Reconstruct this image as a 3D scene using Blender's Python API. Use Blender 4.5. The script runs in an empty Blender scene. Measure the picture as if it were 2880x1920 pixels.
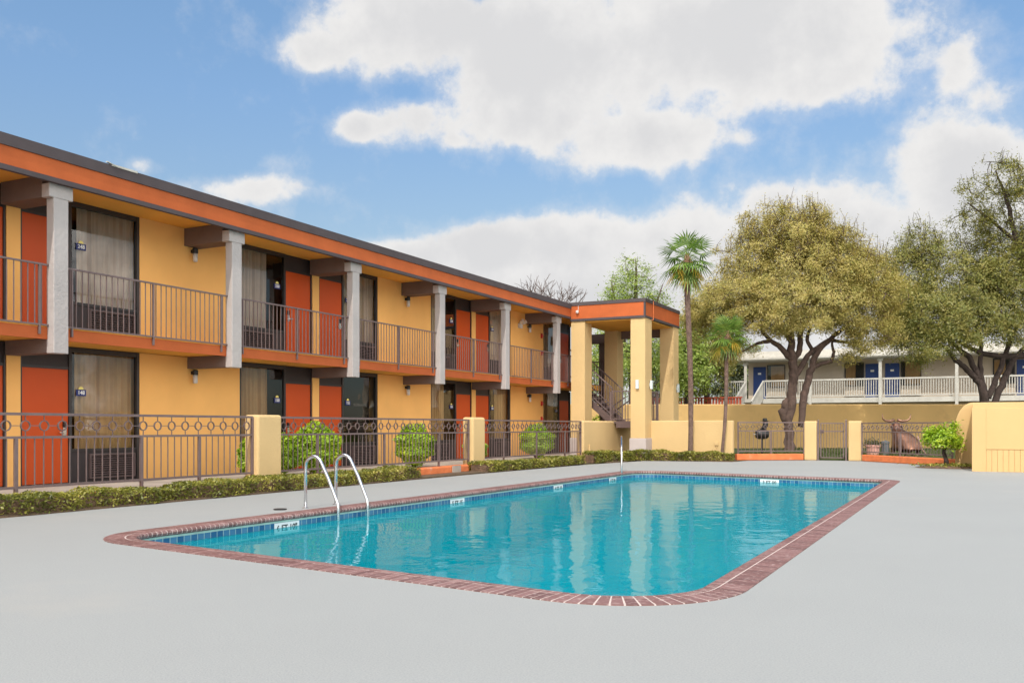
import bpy, bmesh, math, random
import numpy as np
from mathutils import Vector, Matrix
from mathutils.geometry import tessellate_polygon
random.seed(7); rng = np.random.default_rng(11)
R = math.radians
sc = bpy.context.scene
COL = sc.collection

# ------------------------------------------------------------------ materials
def nodes(name):
    m = bpy.data.materials.new(name); m.use_nodes = True
    nt = m.node_tree; b = nt.nodes['Principled BSDF']
    return m, nt, b
def N(nt, t, **kw):
    n = nt.nodes.new(t)
    for k, v in kw.items():
        if k in n.inputs.keys(): n.inputs[k].default_value = v
        else: setattr(n, k, v)
    return n
def ramp(nt, fac, stops, interp='LINEAR'):
    n = nt.nodes.new('ShaderNodeValToRGB'); cr = n.color_ramp; cr.interpolation = interp
    while len(cr.elements) < len(stops): cr.elements.new(0.5)
    for e, (p, c) in zip(cr.elements, stops):
        e.position = p; e.color = (*c, 1) if len(c) == 3 else c
    if fac is not None: nt.links.new(fac, n.inputs['Fac'])
    return n
def paint(name, col, rough=0.7, var=0.08, vscale=1.2, bump=0.0, bscale=60, bdist=0.01, metal=0, fine=0.0, spec=0.4, stain=None):
    m, nt, b = nodes(name)
    tc = N(nt, 'ShaderNodeTexCoord')
    n1 = N(nt, 'ShaderNodeTexNoise', Scale=vscale, Detail=6, Roughness=0.6)
    nt.links.new(tc.outputs['Object'], n1.inputs['Vector'])
    lo = tuple(c * (1 - var) for c in col); hi = tuple(min(1, c * (1 + var)) for c in col)
    r = ramp(nt, n1.outputs['Fac'], [(0.3, lo), (0.7, hi)])
    out = r.outputs['Color']
    if fine:
        n2 = N(nt, 'ShaderNodeTexNoise', Scale=90, Detail=3)
        nt.links.new(tc.outputs['Object'], n2.inputs['Vector'])
        r2 = ramp(nt, n2.outputs['Fac'], [(0.3, (1 - fine,) * 3), (0.7, (1 + fine * .5,) * 3)])
        mx = N(nt, 'ShaderNodeMixRGB', blend_type='MULTIPLY', Fac=1.0)
        nt.links.new(out, mx.inputs['Color1']); nt.links.new(r2.outputs['Color'], mx.inputs['Color2']); out = mx.outputs['Color']
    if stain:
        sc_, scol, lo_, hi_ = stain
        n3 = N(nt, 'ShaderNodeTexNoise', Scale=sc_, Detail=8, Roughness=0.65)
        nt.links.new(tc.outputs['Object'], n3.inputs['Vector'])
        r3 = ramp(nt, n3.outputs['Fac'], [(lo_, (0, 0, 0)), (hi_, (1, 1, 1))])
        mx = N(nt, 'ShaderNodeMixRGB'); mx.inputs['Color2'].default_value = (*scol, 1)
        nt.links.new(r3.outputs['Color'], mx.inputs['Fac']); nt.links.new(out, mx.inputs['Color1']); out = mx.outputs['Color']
    nt.links.new(out, b.inputs['Base Color'])
    b.inputs['Roughness'].default_value = rough; b.inputs['Metallic'].default_value = metal
    b.inputs['Specular IOR Level'].default_value = spec
    if bump:
        n4 = N(nt, 'ShaderNodeTexNoise', Scale=bscale, Detail=5, Roughness=0.6)
        nt.links.new(tc.outputs['Object'], n4.inputs['Vector'])
        bp = N(nt, 'ShaderNodeBump', Strength=bump, Distance=bdist)
        nt.links.new(n4.outputs['Fac'], bp.inputs['Height']); nt.links.new(bp.outputs['Normal'], b.inputs['Normal'])
    return m
def leafmat(name, stops, trans=0.33):
    m = bpy.data.materials.new(name); m.use_nodes = True; nt = m.node_tree; nt.nodes.clear()
    g = N(nt, 'ShaderNodeNewGeometry')
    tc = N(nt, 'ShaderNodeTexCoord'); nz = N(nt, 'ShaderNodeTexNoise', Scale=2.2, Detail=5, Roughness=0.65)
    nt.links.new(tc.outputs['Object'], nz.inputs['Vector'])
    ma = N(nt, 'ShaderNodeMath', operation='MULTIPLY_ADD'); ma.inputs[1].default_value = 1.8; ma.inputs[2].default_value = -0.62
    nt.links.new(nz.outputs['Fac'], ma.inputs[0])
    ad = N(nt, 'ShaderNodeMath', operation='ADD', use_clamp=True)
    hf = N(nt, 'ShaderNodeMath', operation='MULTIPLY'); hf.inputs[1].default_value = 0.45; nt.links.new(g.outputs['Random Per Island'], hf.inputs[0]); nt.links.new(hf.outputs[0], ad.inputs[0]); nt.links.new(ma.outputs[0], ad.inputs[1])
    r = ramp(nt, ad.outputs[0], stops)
    d = N(nt, 'ShaderNodeBsdfDiffuse'); t = N(nt, 'ShaderNodeBsdfTranslucent'); gl = N(nt, 'ShaderNodeBsdfGlossy', Roughness=0.45)
    mx = N(nt, 'ShaderNodeMixShader', Fac=trans); m2 = N(nt, 'ShaderNodeMixShader', Fac=0.04); o = N(nt, 'ShaderNodeOutputMaterial')
    nt.links.new(r.outputs['Color'], d.inputs['Color']); nt.links.new(r.outputs['Color'], t.inputs['Color'])
    nt.links.new(d.outputs[0], mx.inputs[1]); nt.links.new(t.outputs[0], mx.inputs[2])
    nt.links.new(mx.outputs[0], m2.inputs[1]); nt.links.new(gl.outputs[0], m2.inputs[2]); nt.links.new(m2.outputs[0], o.inputs['Surface'])
    return m
def glassmat(name, tint=(0.8, 0.8, 0.78), boost=1.6):
    m = bpy.data.materials.new(name); m.use_nodes = True; nt = m.node_tree; nt.nodes.clear()
    fr = N(nt, 'ShaderNodeFresnel', IOR=1.5)
    mu = N(nt, 'ShaderNodeMath', operation='MULTIPLY', use_clamp=True); mu.inputs[1].default_value = boost
    nt.links.new(fr.outputs[0], mu.inputs[0])
    t = N(nt, 'ShaderNodeBsdfTransparent'); t.inputs['Color'].default_value = (*tint, 1)
    gl = N(nt, 'ShaderNodeBsdfGlossy', Roughness=0.01)
    tc = N(nt, 'ShaderNodeTexCoord'); nz = N(nt, 'ShaderNodeTexNoise', Scale=1.6, Detail=1)
    nt.links.new(tc.outputs['Object'], nz.inputs['Vector'])
    bp = N(nt, 'ShaderNodeBump', Strength=0.15, Distance=0.02); nt.links.new(nz.outputs['Fac'], bp.inputs['Height'])
    nt.links.new(bp.outputs['Normal'], gl.inputs['Normal'])
    mx = N(nt, 'ShaderNodeMixShader'); o = N(nt, 'ShaderNodeOutputMaterial')
    nt.links.new(mu.outputs[0], mx.inputs['Fac']); nt.links.new(t.outputs[0], mx.inputs[1]); nt.links.new(gl.outputs[0], mx.inputs[2])
    nt.links.new(mx.outputs[0], o.inputs['Surface'])
    return m

YEL = (0.88, 0.475, 0.15)
M = {}
M['yellow'] = paint('yellow_stucco', YEL, 0.85, 0.06, 0.8, bump=0.35, bscale=45, bdist=0.012, spec=0.2)
M['cream'] = paint('pale_yellow_stucco', (0.63, 0.445, 0.215), 0.85, 0.05, 0.9, bump=0.5, bscale=22, bdist=0.018, spec=0.2)
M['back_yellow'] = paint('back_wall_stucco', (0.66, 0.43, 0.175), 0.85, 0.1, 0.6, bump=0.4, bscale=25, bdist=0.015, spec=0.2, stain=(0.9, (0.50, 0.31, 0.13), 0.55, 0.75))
M['fence_wall'] = paint('pale_yellow_boards', (0.60, 0.40, 0.18), 0.7, 0.03, 1.5, bump=0.1, bscale=30, spec=0.25)
M['orange'] = paint('orange_paint', (0.46, 0.108, 0.03), 0.75, 0.1, 2.0, bump=0.3, bscale=35, bdist=0.008, spec=0.25)
M['orange_curb'] = paint('orange_curb_paint', (0.66, 0.19, 0.07), 0.85, 0.16, 4.0, bump=0.6, bscale=25, bdist=0.02, spec=0.2, stain=(3.0, (0.55, 0.36, 0.26), 0.6, 0.75))
M['door'] = paint('orange_door_paint', (0.53, 0.070, 0.007), 0.5, 0.05, 1.0, spec=0.35)
M['soffit'] = paint('yellow_soffit', (0.80, 0.41, 0.085), 0.9, 0.07, 0.9, bump=0.1, bscale=20, spec=0.15)
M['trim'] = paint('dark_taupe_trim', (0.075, 0.060, 0.062), 0.7, 0.1, 3, bump=0.1, bscale=40, spec=0.3)
M['beam'] = paint('taupe_beam_paint', (0.17, 0.125, 0.11), 0.8, 0.08, 2, bump=0.3, bscale=30, bdist=0.01, spec=0.2)
M['grey'] = paint('grey_stucco', (0.43, 0.395, 0.38), 0.85, 0.06, 2, bump=0.5, bscale=14, bdist=0.025, spec=0.2)
M['plinth'] = paint('grey_plinth_paint', (0.50, 0.44, 0.42), 0.85, 0.05, 2, bump=0.2, bscale=40, spec=0.2)
M['iron'] = paint('brown_iron', (0.155, 0.11, 0.105), 0.5, 0.12, 8, spec=0.5)
M['iron_dark'] = paint('dark_brown_iron', (0.12, 0.08, 0.075), 0.5, 0.12, 8, spec=0.5)
M['frame'] = paint('dark_window_frame', (0.035, 0.028, 0.027), 0.45, 0.1, 3, spec=0.5)
M['panel'] = paint('dark_panel', (0.04, 0.03, 0.03), 0.55, 0.1, 2, spec=0.4)
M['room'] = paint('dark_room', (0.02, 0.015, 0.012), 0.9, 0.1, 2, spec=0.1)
M['curtain'] = paint('tan_curtain', (0.66, 0.43, 0.22), 0.9, 0.08, 3, bump=0.1, bscale=120, spec=0.1)
M['curtain_grey'] = paint('grey_tan_curtain', (0.68, 0.53, 0.42), 0.9, 0.08, 3, bump=0.1, bscale=120, spec=0.1)
M['glass'] = glassmat('window_glass')
M['black'] = paint('black_metal', (0.015, 0.014, 0.014), 0.45, 0.2, 5, spec=0.5)
M['steel'] = paint('brushed_steel', (0.72, 0.72, 0.73), 0.22, 0.05, 6, metal=1)
M['silver'] = paint('silver_handle', (0.7, 0.68, 0.65), 0.25, 0.05, 6, metal=1)
M['lampglass'] = paint('frosted_lamp_glass', (0.62, 0.58, 0.55), 0.3, 0.05, 5)
M['sconce'] = paint('pale_grey_sconce', (0.60, 0.68, 0.69), 0.5, 0.05, 5)
M['sign_blue'] = paint('blue_sign_plate', (0.02, 0.03, 0.15), 0.4, 0.05, 5)
M['sign_yellow'] = paint('yellow_sun_emblem', (0.85, 0.72, 0.2), 0.4, 0.05, 5)
M['white'] = paint('white_paint', (0.80, 0.80, 0.78), 0.5, 0.03, 3)
M['red'] = paint('red_alarm_plastic', (0.5, 0.03, 0.02), 0.4, 0.05, 5)
M['concrete'] = paint('walkway_concrete', (0.40, 0.345, 0.29), 0.9, 0.15, 1.5, bump=0.3, bscale=40, fine=0.1, stain=(1.2, (0.28, 0.23, 0.19), 0.5, 0.75))
M['deck'] = paint('grey_deck_coating', (0.313, 0.320, 0.313), 0.75, 0.025, 0.35, bump=0.4, bscale=90, bdist=0.008, fine=0.12, spec=0.25, stain=(0.4, (0.345, 0.332, 0.31), 0.58, 0.8))
M['soil'] = paint('planting_soil', (0.13, 0.085, 0.05), 0.95, 0.35, 6, bump=0.8, bscale=30, bdist=0.03, fine=0.3)
M['mulch'] = paint('bark_mulch', (0.17, 0.105, 0.065), 0.95, 0.5, 12, bump=1.0, bscale=35, bdist=0.04, fine=0.3)
M['ground'] = paint('dry_grass_ground', (0.12, 0.115, 0.05), 0.95, 0.3, 0.5, bump=0.6, bscale=8, bdist=0.05, fine=0.3)
M['lawn'] = paint('lawn_ground', (0.07, 0.09, 0.025), 0.95, 0.35, 1.5, bump=0.7, bscale=20, bdist=0.04, fine=0.3)
M['bark'] = paint('oak_bark', (0.115, 0.075, 0.06), 0.95, 0.35, 5, bump=1.0, bscale=16, bdist=0.05, fine=0.2)
M['barkdark'] = paint('dark_bark', (0.055, 0.038, 0.032), 0.95, 0.35, 5, bump=1.0, bscale=16, bdist=0.05)
M['palmbark'] = paint('palm_bark', (0.17, 0.11, 0.085), 0.95, 0.4, 9, bump=1.0, bscale=26, bdist=0.05, fine=0.3)
M['thatch'] = paint('dead_frond_thatch', (0.22, 0.13, 0.075), 0.95, 0.4, 9, bump=0.8, bscale=30, bdist=0.04)
M['wood_white'] = paint('weathered_white_wood', (0.50, 0.48, 0.43), 0.8, 0.12, 3, bump=0.2, bscale=20, fine=0.08)
M['wall_white'] = paint('offwhite_wall', (0.50, 0.42, 0.33), 0.85, 0.06, 1.2, bump=0.2, bscale=30)
M['shingle'] = paint('pale_roof_boards', (0.55, 0.52, 0.46), 0.85, 0.12, 4, bump=0.3, bscale=14, fine=0.1)
M['door_blue'] = paint('blue_door_paint', (0.022, 0.055, 0.20), 0.5, 0.05, 1.0)
M['redwood'] = paint('red_fence_paint', (0.40, 0.075, 0.035), 0.8, 0.15, 4, bump=0.2)
M['terracotta'] = paint('pink_pot', (0.62, 0.33, 0.27), 0.8, 0.06, 4, bump=0.1)
M['urn'] = paint('slate_grey_urn', (0.085, 0.10, 0.105), 0.5, 0.15, 6)
M['bronze'] = paint('bronze', (0.20, 0.10, 0.065), 0.32, 0.35, 5, metal=0.75, bump=0.2, bscale=20)
M['bronze_pale'] = paint('worn_bronze', (0.50, 0.30, 0.24), 0.35, 0.2, 6, metal=0.6)
M['horn'] = paint('horn_bronze', (0.26, 0.14, 0.09), 0.35, 0.2, 6, metal=0.6)
M['ink'] = paint('black_lettering', (0.012, 0.014, 0.018), 0.5, 0.02, 2)
M['markertile'] = paint('white_marker_tile', (0.78, 0.80, 0.80), 0.25, 0.02, 3)
M['mint'] = paint('mint_plaster', (0.36, 0.52, 0.46), 0.8, 0.15, 6)
M['mortar'] = paint('pale_mortar', (0.54, 0.45, 0.41), 0.9, 0.1, 8, bump=0.3, bscale=60)
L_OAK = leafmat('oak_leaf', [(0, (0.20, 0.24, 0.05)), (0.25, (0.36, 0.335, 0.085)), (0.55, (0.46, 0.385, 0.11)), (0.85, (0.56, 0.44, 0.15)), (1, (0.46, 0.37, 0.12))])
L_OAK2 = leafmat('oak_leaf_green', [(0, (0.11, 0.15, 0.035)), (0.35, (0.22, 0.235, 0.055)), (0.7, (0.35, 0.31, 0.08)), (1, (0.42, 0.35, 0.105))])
L_BRIGHT = leafmat('bright_leaf', [(0, (0.13, 0.24, 0.015)), (0.4, (0.30, 0.47, 0.025)), (0.8, (0.50, 0.62, 0.035)), (1, (0.66, 0.62, 0.06))])
L_SPRING = leafmat('spring_leaf', [(0, (0.16, 0.25, 0.04)), (0.5, (0.34, 0.45, 0.08)), (1, (0.52, 0.55, 0.14))], 0.4)
L_DARK = leafmat('dark_leaf', [(0, (0.02, 0.035, 0.01)), (0.5, (0.055, 0.075, 0.02)), (1, (0.13, 0.12, 0.035))])
L_HEDGE = leafmat('hedge_leaf', [(0, (0.10, 0.07, 0.03)), (0.2, (0.11, 0.13, 0.022)), (0.55, (0.26, 0.26, 0.04)), (0.85, (0.46, 0.41, 0.085)), (1, (0.58, 0.46, 0.19))])
L_GRASS = leafmat('grass_blade', [(0, (0.04, 0.06, 0.012)), (0.6, (0.10, 0.13, 0.03)), (1, (0.2, 0.17, 0.06))])
L_PALM = leafmat('palm_leaf', [(0, (0.05, 0.12, 0.025)), (0.5, (0.15, 0.25, 0.04)), (1, (0.30, 0.38, 0.07))])
L_PALMY = leafmat('yellow_palm_leaf', [(0, (0.18, 0.2, 0.03)), (0.5, (0.42, 0.33, 0.04)), (1, (0.62, 0.34, 0.05))])

def brickmat():
    m, nt, b = nodes('maroon_brick')
    g = N(nt, 'ShaderNodeNewGeometry'); r = ramp(nt, g.outputs['Random Per Island'], [(0, (0.13, 0.058, 0.052)), (0.5, (0.18, 0.085, 0.076)), (1, (0.24, 0.125, 0.115))])
    tc = N(nt, 'ShaderNodeTexCoord'); nz = N(nt, 'ShaderNodeTexNoise', Scale=25, Detail=6); nt.links.new(tc.outputs['Object'], nz.inputs['Vector'])
    r2 = ramp(nt, nz.outputs['Fac'], [(0.52, (0, 0, 0)), (0.75, (0.55, 0.55, 0.55))])
    mx = N(nt, 'ShaderNodeMixRGB'); mx.inputs['Color2'].default_value = (0.52, 0.40, 0.37, 1)
    nt.links.new(r2.outputs['Color'], mx.inputs['Fac']); nt.links.new(r.outputs['Color'], mx.inputs['Color1']); nt.links.new(mx.outputs['Color'], b.inputs['Base Color'])
    b.inputs['Roughness'].default_value = 0.55
    return m
M['brick'] = brickmat()
def tilemat():
    m, nt, b = nodes('blue_pool_tile')
    uv = N(nt, 'ShaderNodeUVMap')
    br = N(nt, 'ShaderNodeTexBrick', Scale=1.0); br.offset = 0.0
    br.inputs['Color1'].default_value = (0.012, 0.09, 0.22, 1); br.inputs['Color2'].default_value = (0.065, 0.20, 0.34, 1)
    br.inputs['Mortar'].default_value = (0.30, 0.44, 0.45, 1); br.inputs['Mortar Size'].default_value = 0.005; br.inputs['Bias'].default_value = 0.1
    br.inputs['Brick Width'].default_value = 0.105; br.inputs['Row Height'].default_value = 0.16
    nt.links.new(uv.outputs[0], br.inputs['Vector']); nt.links.new(br.outputs['Color'], b.inputs['Base Color'])
    b.inputs['Roughness'].default_value = 0.2
    return m
M['tile'] = tilemat()
M['basin'] = paint('aqua_pool_plaster', (0.03, 0.40, 0.50), 0.7, 0.06, 0.5)
def watermat():
    m = bpy.data.materials.new('pool_water'); m.use_nodes = True; nt = m.node_tree; nt.nodes.clear()
    tc = N(nt, 'ShaderNodeTexCoord'); mp = N(nt, 'ShaderNodeMapping'); mp.inputs['Rotation'].default_value = (0, 0, R(20)); mp.inputs['Scale'].default_value = (1, 1.0, 1)
    nt.links.new(tc.outputs['Object'], mp.inputs['Vector'])
    n1 = N(nt, 'ShaderNodeTexNoise', Scale=1.7, Detail=2, Roughness=0.4, Distortion=0.5); n2 = N(nt, 'ShaderNodeTexNoise', Scale=6.0, Detail=2, Roughness=0.5, Distortion=0.4)
    nt.links.new(mp.outputs[0], n1.inputs['Vector']); nt.links.new(mp.outputs[0], n2.inputs['Vector'])
    ad = N(nt, 'ShaderNodeMath', operation='MULTIPLY_ADD'); ad.inputs[1].default_value = 0.22
    nt.links.new(n2.outputs['Fac'], ad.inputs[0]); nt.links.new(n1.outputs['Fac'], ad.inputs[2])
    bp = N(nt, 'ShaderNodeBump', Strength=1.0, Distance=0.0095); nt.links.new(ad.outputs[0], bp.inputs['Height'])
    fr = N(nt, 'ShaderNodeFresnel', IOR=1.33); nt.links.new(bp.outputs['Normal'], fr.inputs['Normal'])
    mu = N(nt, 'ShaderNodeMath', operation='MULTIPLY', use_clamp=True); mu.inputs[1].default_value = 0.64; nt.links.new(fr.outputs[0], mu.inputs[0])
    gl = N(nt, 'ShaderNodeBsdfGlossy', Roughness=0.012); nt.links.new(bp.outputs['Normal'], gl.inputs['Normal'])
    tr = N(nt, 'ShaderNodeBsdfTransparent'); tr.inputs['Color'].default_value = (0.25, 0.86, 0.92, 1)
    df = N(nt, 'ShaderNodeBsdfDiffuse'); df.inputs['Color'].default_value = (0.0, 0.345, 0.42, 1)
    m1 = N(nt, 'ShaderNodeMixShader', Fac=0.55); m2 = N(nt, 'ShaderNodeMixShader'); o = N(nt, 'ShaderNodeOutputMaterial')
    nt.links.new(tr.outputs[0], m1.inputs[1]); nt.links.new(df.outputs[0], m1.inputs[2])
    nt.links.new(mu.outputs[0], m2.inputs['Fac']); nt.links.new(m1.outputs[0], m2.inputs[1]); nt.links.new(gl.outputs[0], m2.inputs[2]); nt.links.new(m2.outputs[0], o.inputs['Surface'])
    return m
M['water'] = watermat()

# ------------------------------------------------------------------ mesh helpers
class MB:
    def __init__(s): s.v = []; s.f = []; s.m = []; s.uv = None
    def quad(s, a, b, c, d, mi=0):
        i = len(s.v); s.v += [a, b, c, d]; s.f.append((i, i + 1, i + 2, i + 3)); s.m.append(mi)
    def poly(s, pts, mi=0):
        i = len(s.v); s.v += list(pts); s.f.append(tuple(range(i, i + len(pts)))); s.m.append(mi)
    def box(s, x0, x1, y0, y1, z0, z1, mi=0):
        x0, x1 = min(x0, x1), max(x0, x1); y0, y1 = min(y0, y1), max(y0, y1); z0, z1 = min(z0, z1), max(z0, z1)
        i = len(s.v)
        s.v += [(x0, y0, z0), (x1, y0, z0), (x1, y1, z0), (x0, y1, z0), (x0, y0, z1), (x1, y0, z1), (x1, y1, z1), (x0, y1, z1)]
        for f in ((0, 3, 2, 1), (4, 5, 6, 7), (0, 1, 5, 4), (1, 2, 6, 5), (2, 3, 7, 6), (3, 0, 4, 7)):
            s.f.append(tuple(i + k for k in f)); s.m.append(mi)
        return s
    def bar(s, a, b, w, h=None, mi=0):        # a square bar from a to b
        a, b = Vector(a), Vector(b); h = h or w; d = (b - a).normalized()
        up = Vector((0, 0, 1)) if abs(d.z) < 0.95 else Vector((1, 0, 0))
        u = d.cross(up).normalized() * w / 2; v = u.cross(d).normalized() * h / 2
        i = len(s.v)
        for p in (a, b): s.v += [tuple(p - u - v), tuple(p + u - v), tuple(p + u + v), tuple(p - u + v)]
        for f in ((3, 2, 1, 0), (4, 5, 6, 7), (0, 1, 5, 4), (1, 2, 6, 5), (2, 3, 7, 6), (3, 0, 4, 7)):
            s.f.append(tuple(i + k for k in f)); s.m.append(mi)
        return s
    def tube(s, pts, rad, n=8, mi=0, cap=True):
        pts = [Vector(p) for p in pts]; k = len(pts)
        if not hasattr(rad, '__len__'): rad = [rad] * k
        t0 = (pts[1] - pts[0]).normalized()
        u = t0.cross(Vector((0, 0, 1)) if abs(t0.z) < 0.9 else Vector((1, 0, 0))).normalized()
        base = len(s.v)
        for i, p in enumerate(pts):
            t = (pts[min(i + 1, k - 1)] - pts[max(i - 1, 0)]).normalized()
            u = (u - t * u.dot(t)).normalized(); v = t.cross(u)
            for j in range(n):
                a = 2 * math.pi * j / n
                s.v.append(tuple(p + (u * math.cos(a) + v * math.sin(a)) * rad[i]))
        for i in range(k - 1):
            for j in range(n):
                a = base + i * n + j; b = base + i * n + (j + 1) % n
                s.f.append((a, b, b + n, a + n)); s.m.append(mi)
        if cap:
            s.f.append(tuple(base + j for j in range(n))[::-1]); s.m.append(mi)
            s.f.append(tuple(base + (k - 1) * n + j for j in range(n))); s.m.append(mi)
        return s
    def lathe(s, prof, c, n=24, mi=0):
        base = len(s.v); k = len(prof)
        for r, z in prof:
            for j in range(n):
                a = 2 * math.pi * j / n; s.v.append((c[0] + r * math.cos(a), c[1] + r * math.sin(a), c[2] + z))
        for i in range(k - 1):
            for j in range(n):
                a = base + i * n + j; b = base + i * n + (j + 1) % n
                s.f.append((a, b, b + n, a + n)); s.m.append(mi)
        s.f.append(tuple(base + j for j in range(n))[::-1]); s.m.append(mi)
        s.f.append(tuple(base + (k - 1) * n + j for j in range(n))); s.m.append(mi)
        return s
    def build(s, name, mat, parent=None, smooth=False, bevel=0, seg=2):
        me = bpy.data.meshes.new(name); me.from_pydata(s.v, [], s.f)
        for mm in (mat if isinstance(mat, (list, tuple)) else [mat]): me.materials.append(mm)
        if any(s.m): me.polygons.foreach_set('material_index', s.m)
        if smooth: me.polygons.foreach_set('use_smooth', [True] * len(s.f))
        me.update(); o = bpy.data.objects.new(name, me); COL.objects.link(o)
        if parent: o.parent = parent; o.matrix_parent_inverse = Matrix.Translation(-Vector(parent.location)) if parent.type == 'EMPTY' else Matrix.Identity(4)
        if bevel:
            b = o.modifiers.new('bevel', 'BEVEL'); b.width = bevel; b.segments = seg; b.limit_method = 'ANGLE'
        return o
def tag(o, label=None, cat=None, group=None, kind=None):
    for k, v in (('label', label), ('category', cat), ('group', group), ('kind', kind)):
        if v: o[k] = v
    return o
def thing(name, label, cat, loc=(0, 0, 0), group=None):
    o = bpy.data.objects.new(name, None); COL.objects.link(o); o.location = loc
    o.empty_display_size = 0.2
    return tag(o, label, cat, group)
def struct(o, kind='structure', label=None):
    o['kind'] = kind
    if label: o['label'] = label
    return o
def text(body, size, parent, mat, center, xdir, ydir, name='lettering', depth=0.002, sx=1.0):
    cu = bpy.data.curves.new(name, 'FONT'); cu.body = body; cu.size = size; cu.align_x = 'CENTER'; cu.align_y = 'CENTER'; cu.extrude = depth
    cu.offset = size * 0.02
    t = bpy.data.objects.new(name, cu); COL.objects.link(t)
    bpy.context.view_layer.update()
    me = bpy.data.meshes.new_from_object(t.evaluated_get(bpy.context.evaluated_depsgraph_get()))
    bpy.data.objects.remove(t); bpy.data.curves.remove(cu)
    X = Vector(xdir).normalized(); Y = Vector(ydir).normalized(); Z = X.cross(Y)
    mt = Matrix((( X.x * sx, Y.x, Z.x, center[0]), (X.y * sx, Y.y, Z.y, center[1]), (X.z * sx, Y.z, Z.z, center[2]), (0, 0, 0, 1)))
    me.transform(mt); me.materials.clear(); me.materials.append(mat)
    o = bpy.data.objects.new(name, me); COL.objects.link(o)
    if parent: o.parent = parent; o.matrix_parent_inverse = Matrix.Translation(-Vector(parent.location)) if parent.type == 'EMPTY' else Matrix.Identity(4)
    return o
def np_quads(name, V, mats, mi=None, parent=None):          # V: (n,4,3)
    n = len(V); me = bpy.data.meshes.new(name)
    me.vertices.add(n * 4); me.vertices.foreach_set('co', V.reshape(-1).astype(np.float32))
    me.loops.add(n * 4); me.loops.foreach_set('vertex_index', np.arange(n * 4, dtype=np.int32))
    me.polygons.add(n); me.polygons.foreach_set('loop_start', np.arange(0, n * 4, 4, dtype=np.int32))
    try: me.polygons.foreach_set('loop_total', np.full(n, 4, dtype=np.int32))
    except Exception: pass
    for m in (mats if isinstance(mats, (list, tuple)) else [mats]): me.materials.append(m)
    if mi is not None: me.polygons.foreach_set('material_index', np.asarray(mi, dtype=np.int32))
    me.update(calc_edges=True); me.validate()
    o = bpy.data.objects.new(name, me); COL.objects.link(o)
    if parent: o.parent = parent; o.matrix_parent_inverse = Matrix.Translation(-Vector(parent.location)) if parent.type == 'EMPTY' else Matrix.Identity(4)
    return o
def leaf_quads(P, L, W, up=0.3, jit=0.35, cen=None):
    n = len(P)
    nr = rng.normal(size=(n, 3)); nr[:, 2] = np.abs(nr[:, 2]) + up
    if cen is not None:          # leaves face outward and up, towards the light
        o = P - np.array(cen); o /= np.linalg.norm(o, axis=1)[:, None] + 1e-6; nr = rng.normal(size=(n, 3)) * 0.55 + o * 0.8 + np.array([0, 0, 0.45])
    nr /= np.linalg.norm(nr, axis=1)[:, None]
    a = rng.normal(size=(n, 3)); a -= nr * (a * nr).sum(1)[:, None]; a /= np.linalg.norm(a, axis=1)[:, None]
    b = np.cross(nr, a)
    l = L * (1 + jit * rng.normal(size=n)).clip(0.4, 1.8)[:, None] / 2; w = W * (1 + jit * rng.normal(size=n)).clip(0.4, 1.8)[:, None] / 2
    return np.stack([P - a * l, P + b * w + a * l * 0.15, P + a * l, P - b * w + a * l * 0.15], axis=1)

# ------------------------------------------------------------------ camera, sun, sky
TH = math.atan(1310 / 2582.0); CT, ST = math.cos(TH), math.sin(TH)
cam = bpy.data.cameras.new('camera'); cam.sensor_width = 36; cam.lens = 36 * 2582 / 2880.0; cam.shift_y = 240 / 2880.0
cam.clip_end = 2000; cam.clip_start = 0.05
co = bpy.data.objects.new('camera', cam); COL.objects.link(co); co.location = (0, 0, 1.2); co.rotation_euler = (R(90), 0, TH); sc.camera = co
SD = Vector((-0.19, 0.92, -1.0)).normalized()
su = bpy.data.lights.new('sun', 'SUN'); su.energy = 2.0; su.angle = R(0.55); su.color = (1.0, 0.94, 0.85)
so = bpy.data.objects.new('sun', su); COL.objects.link(so); so.rotation_euler = SD.to_track_quat('-Z', 'Y').to_euler(); so.location = (10, -20, 30)

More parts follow.
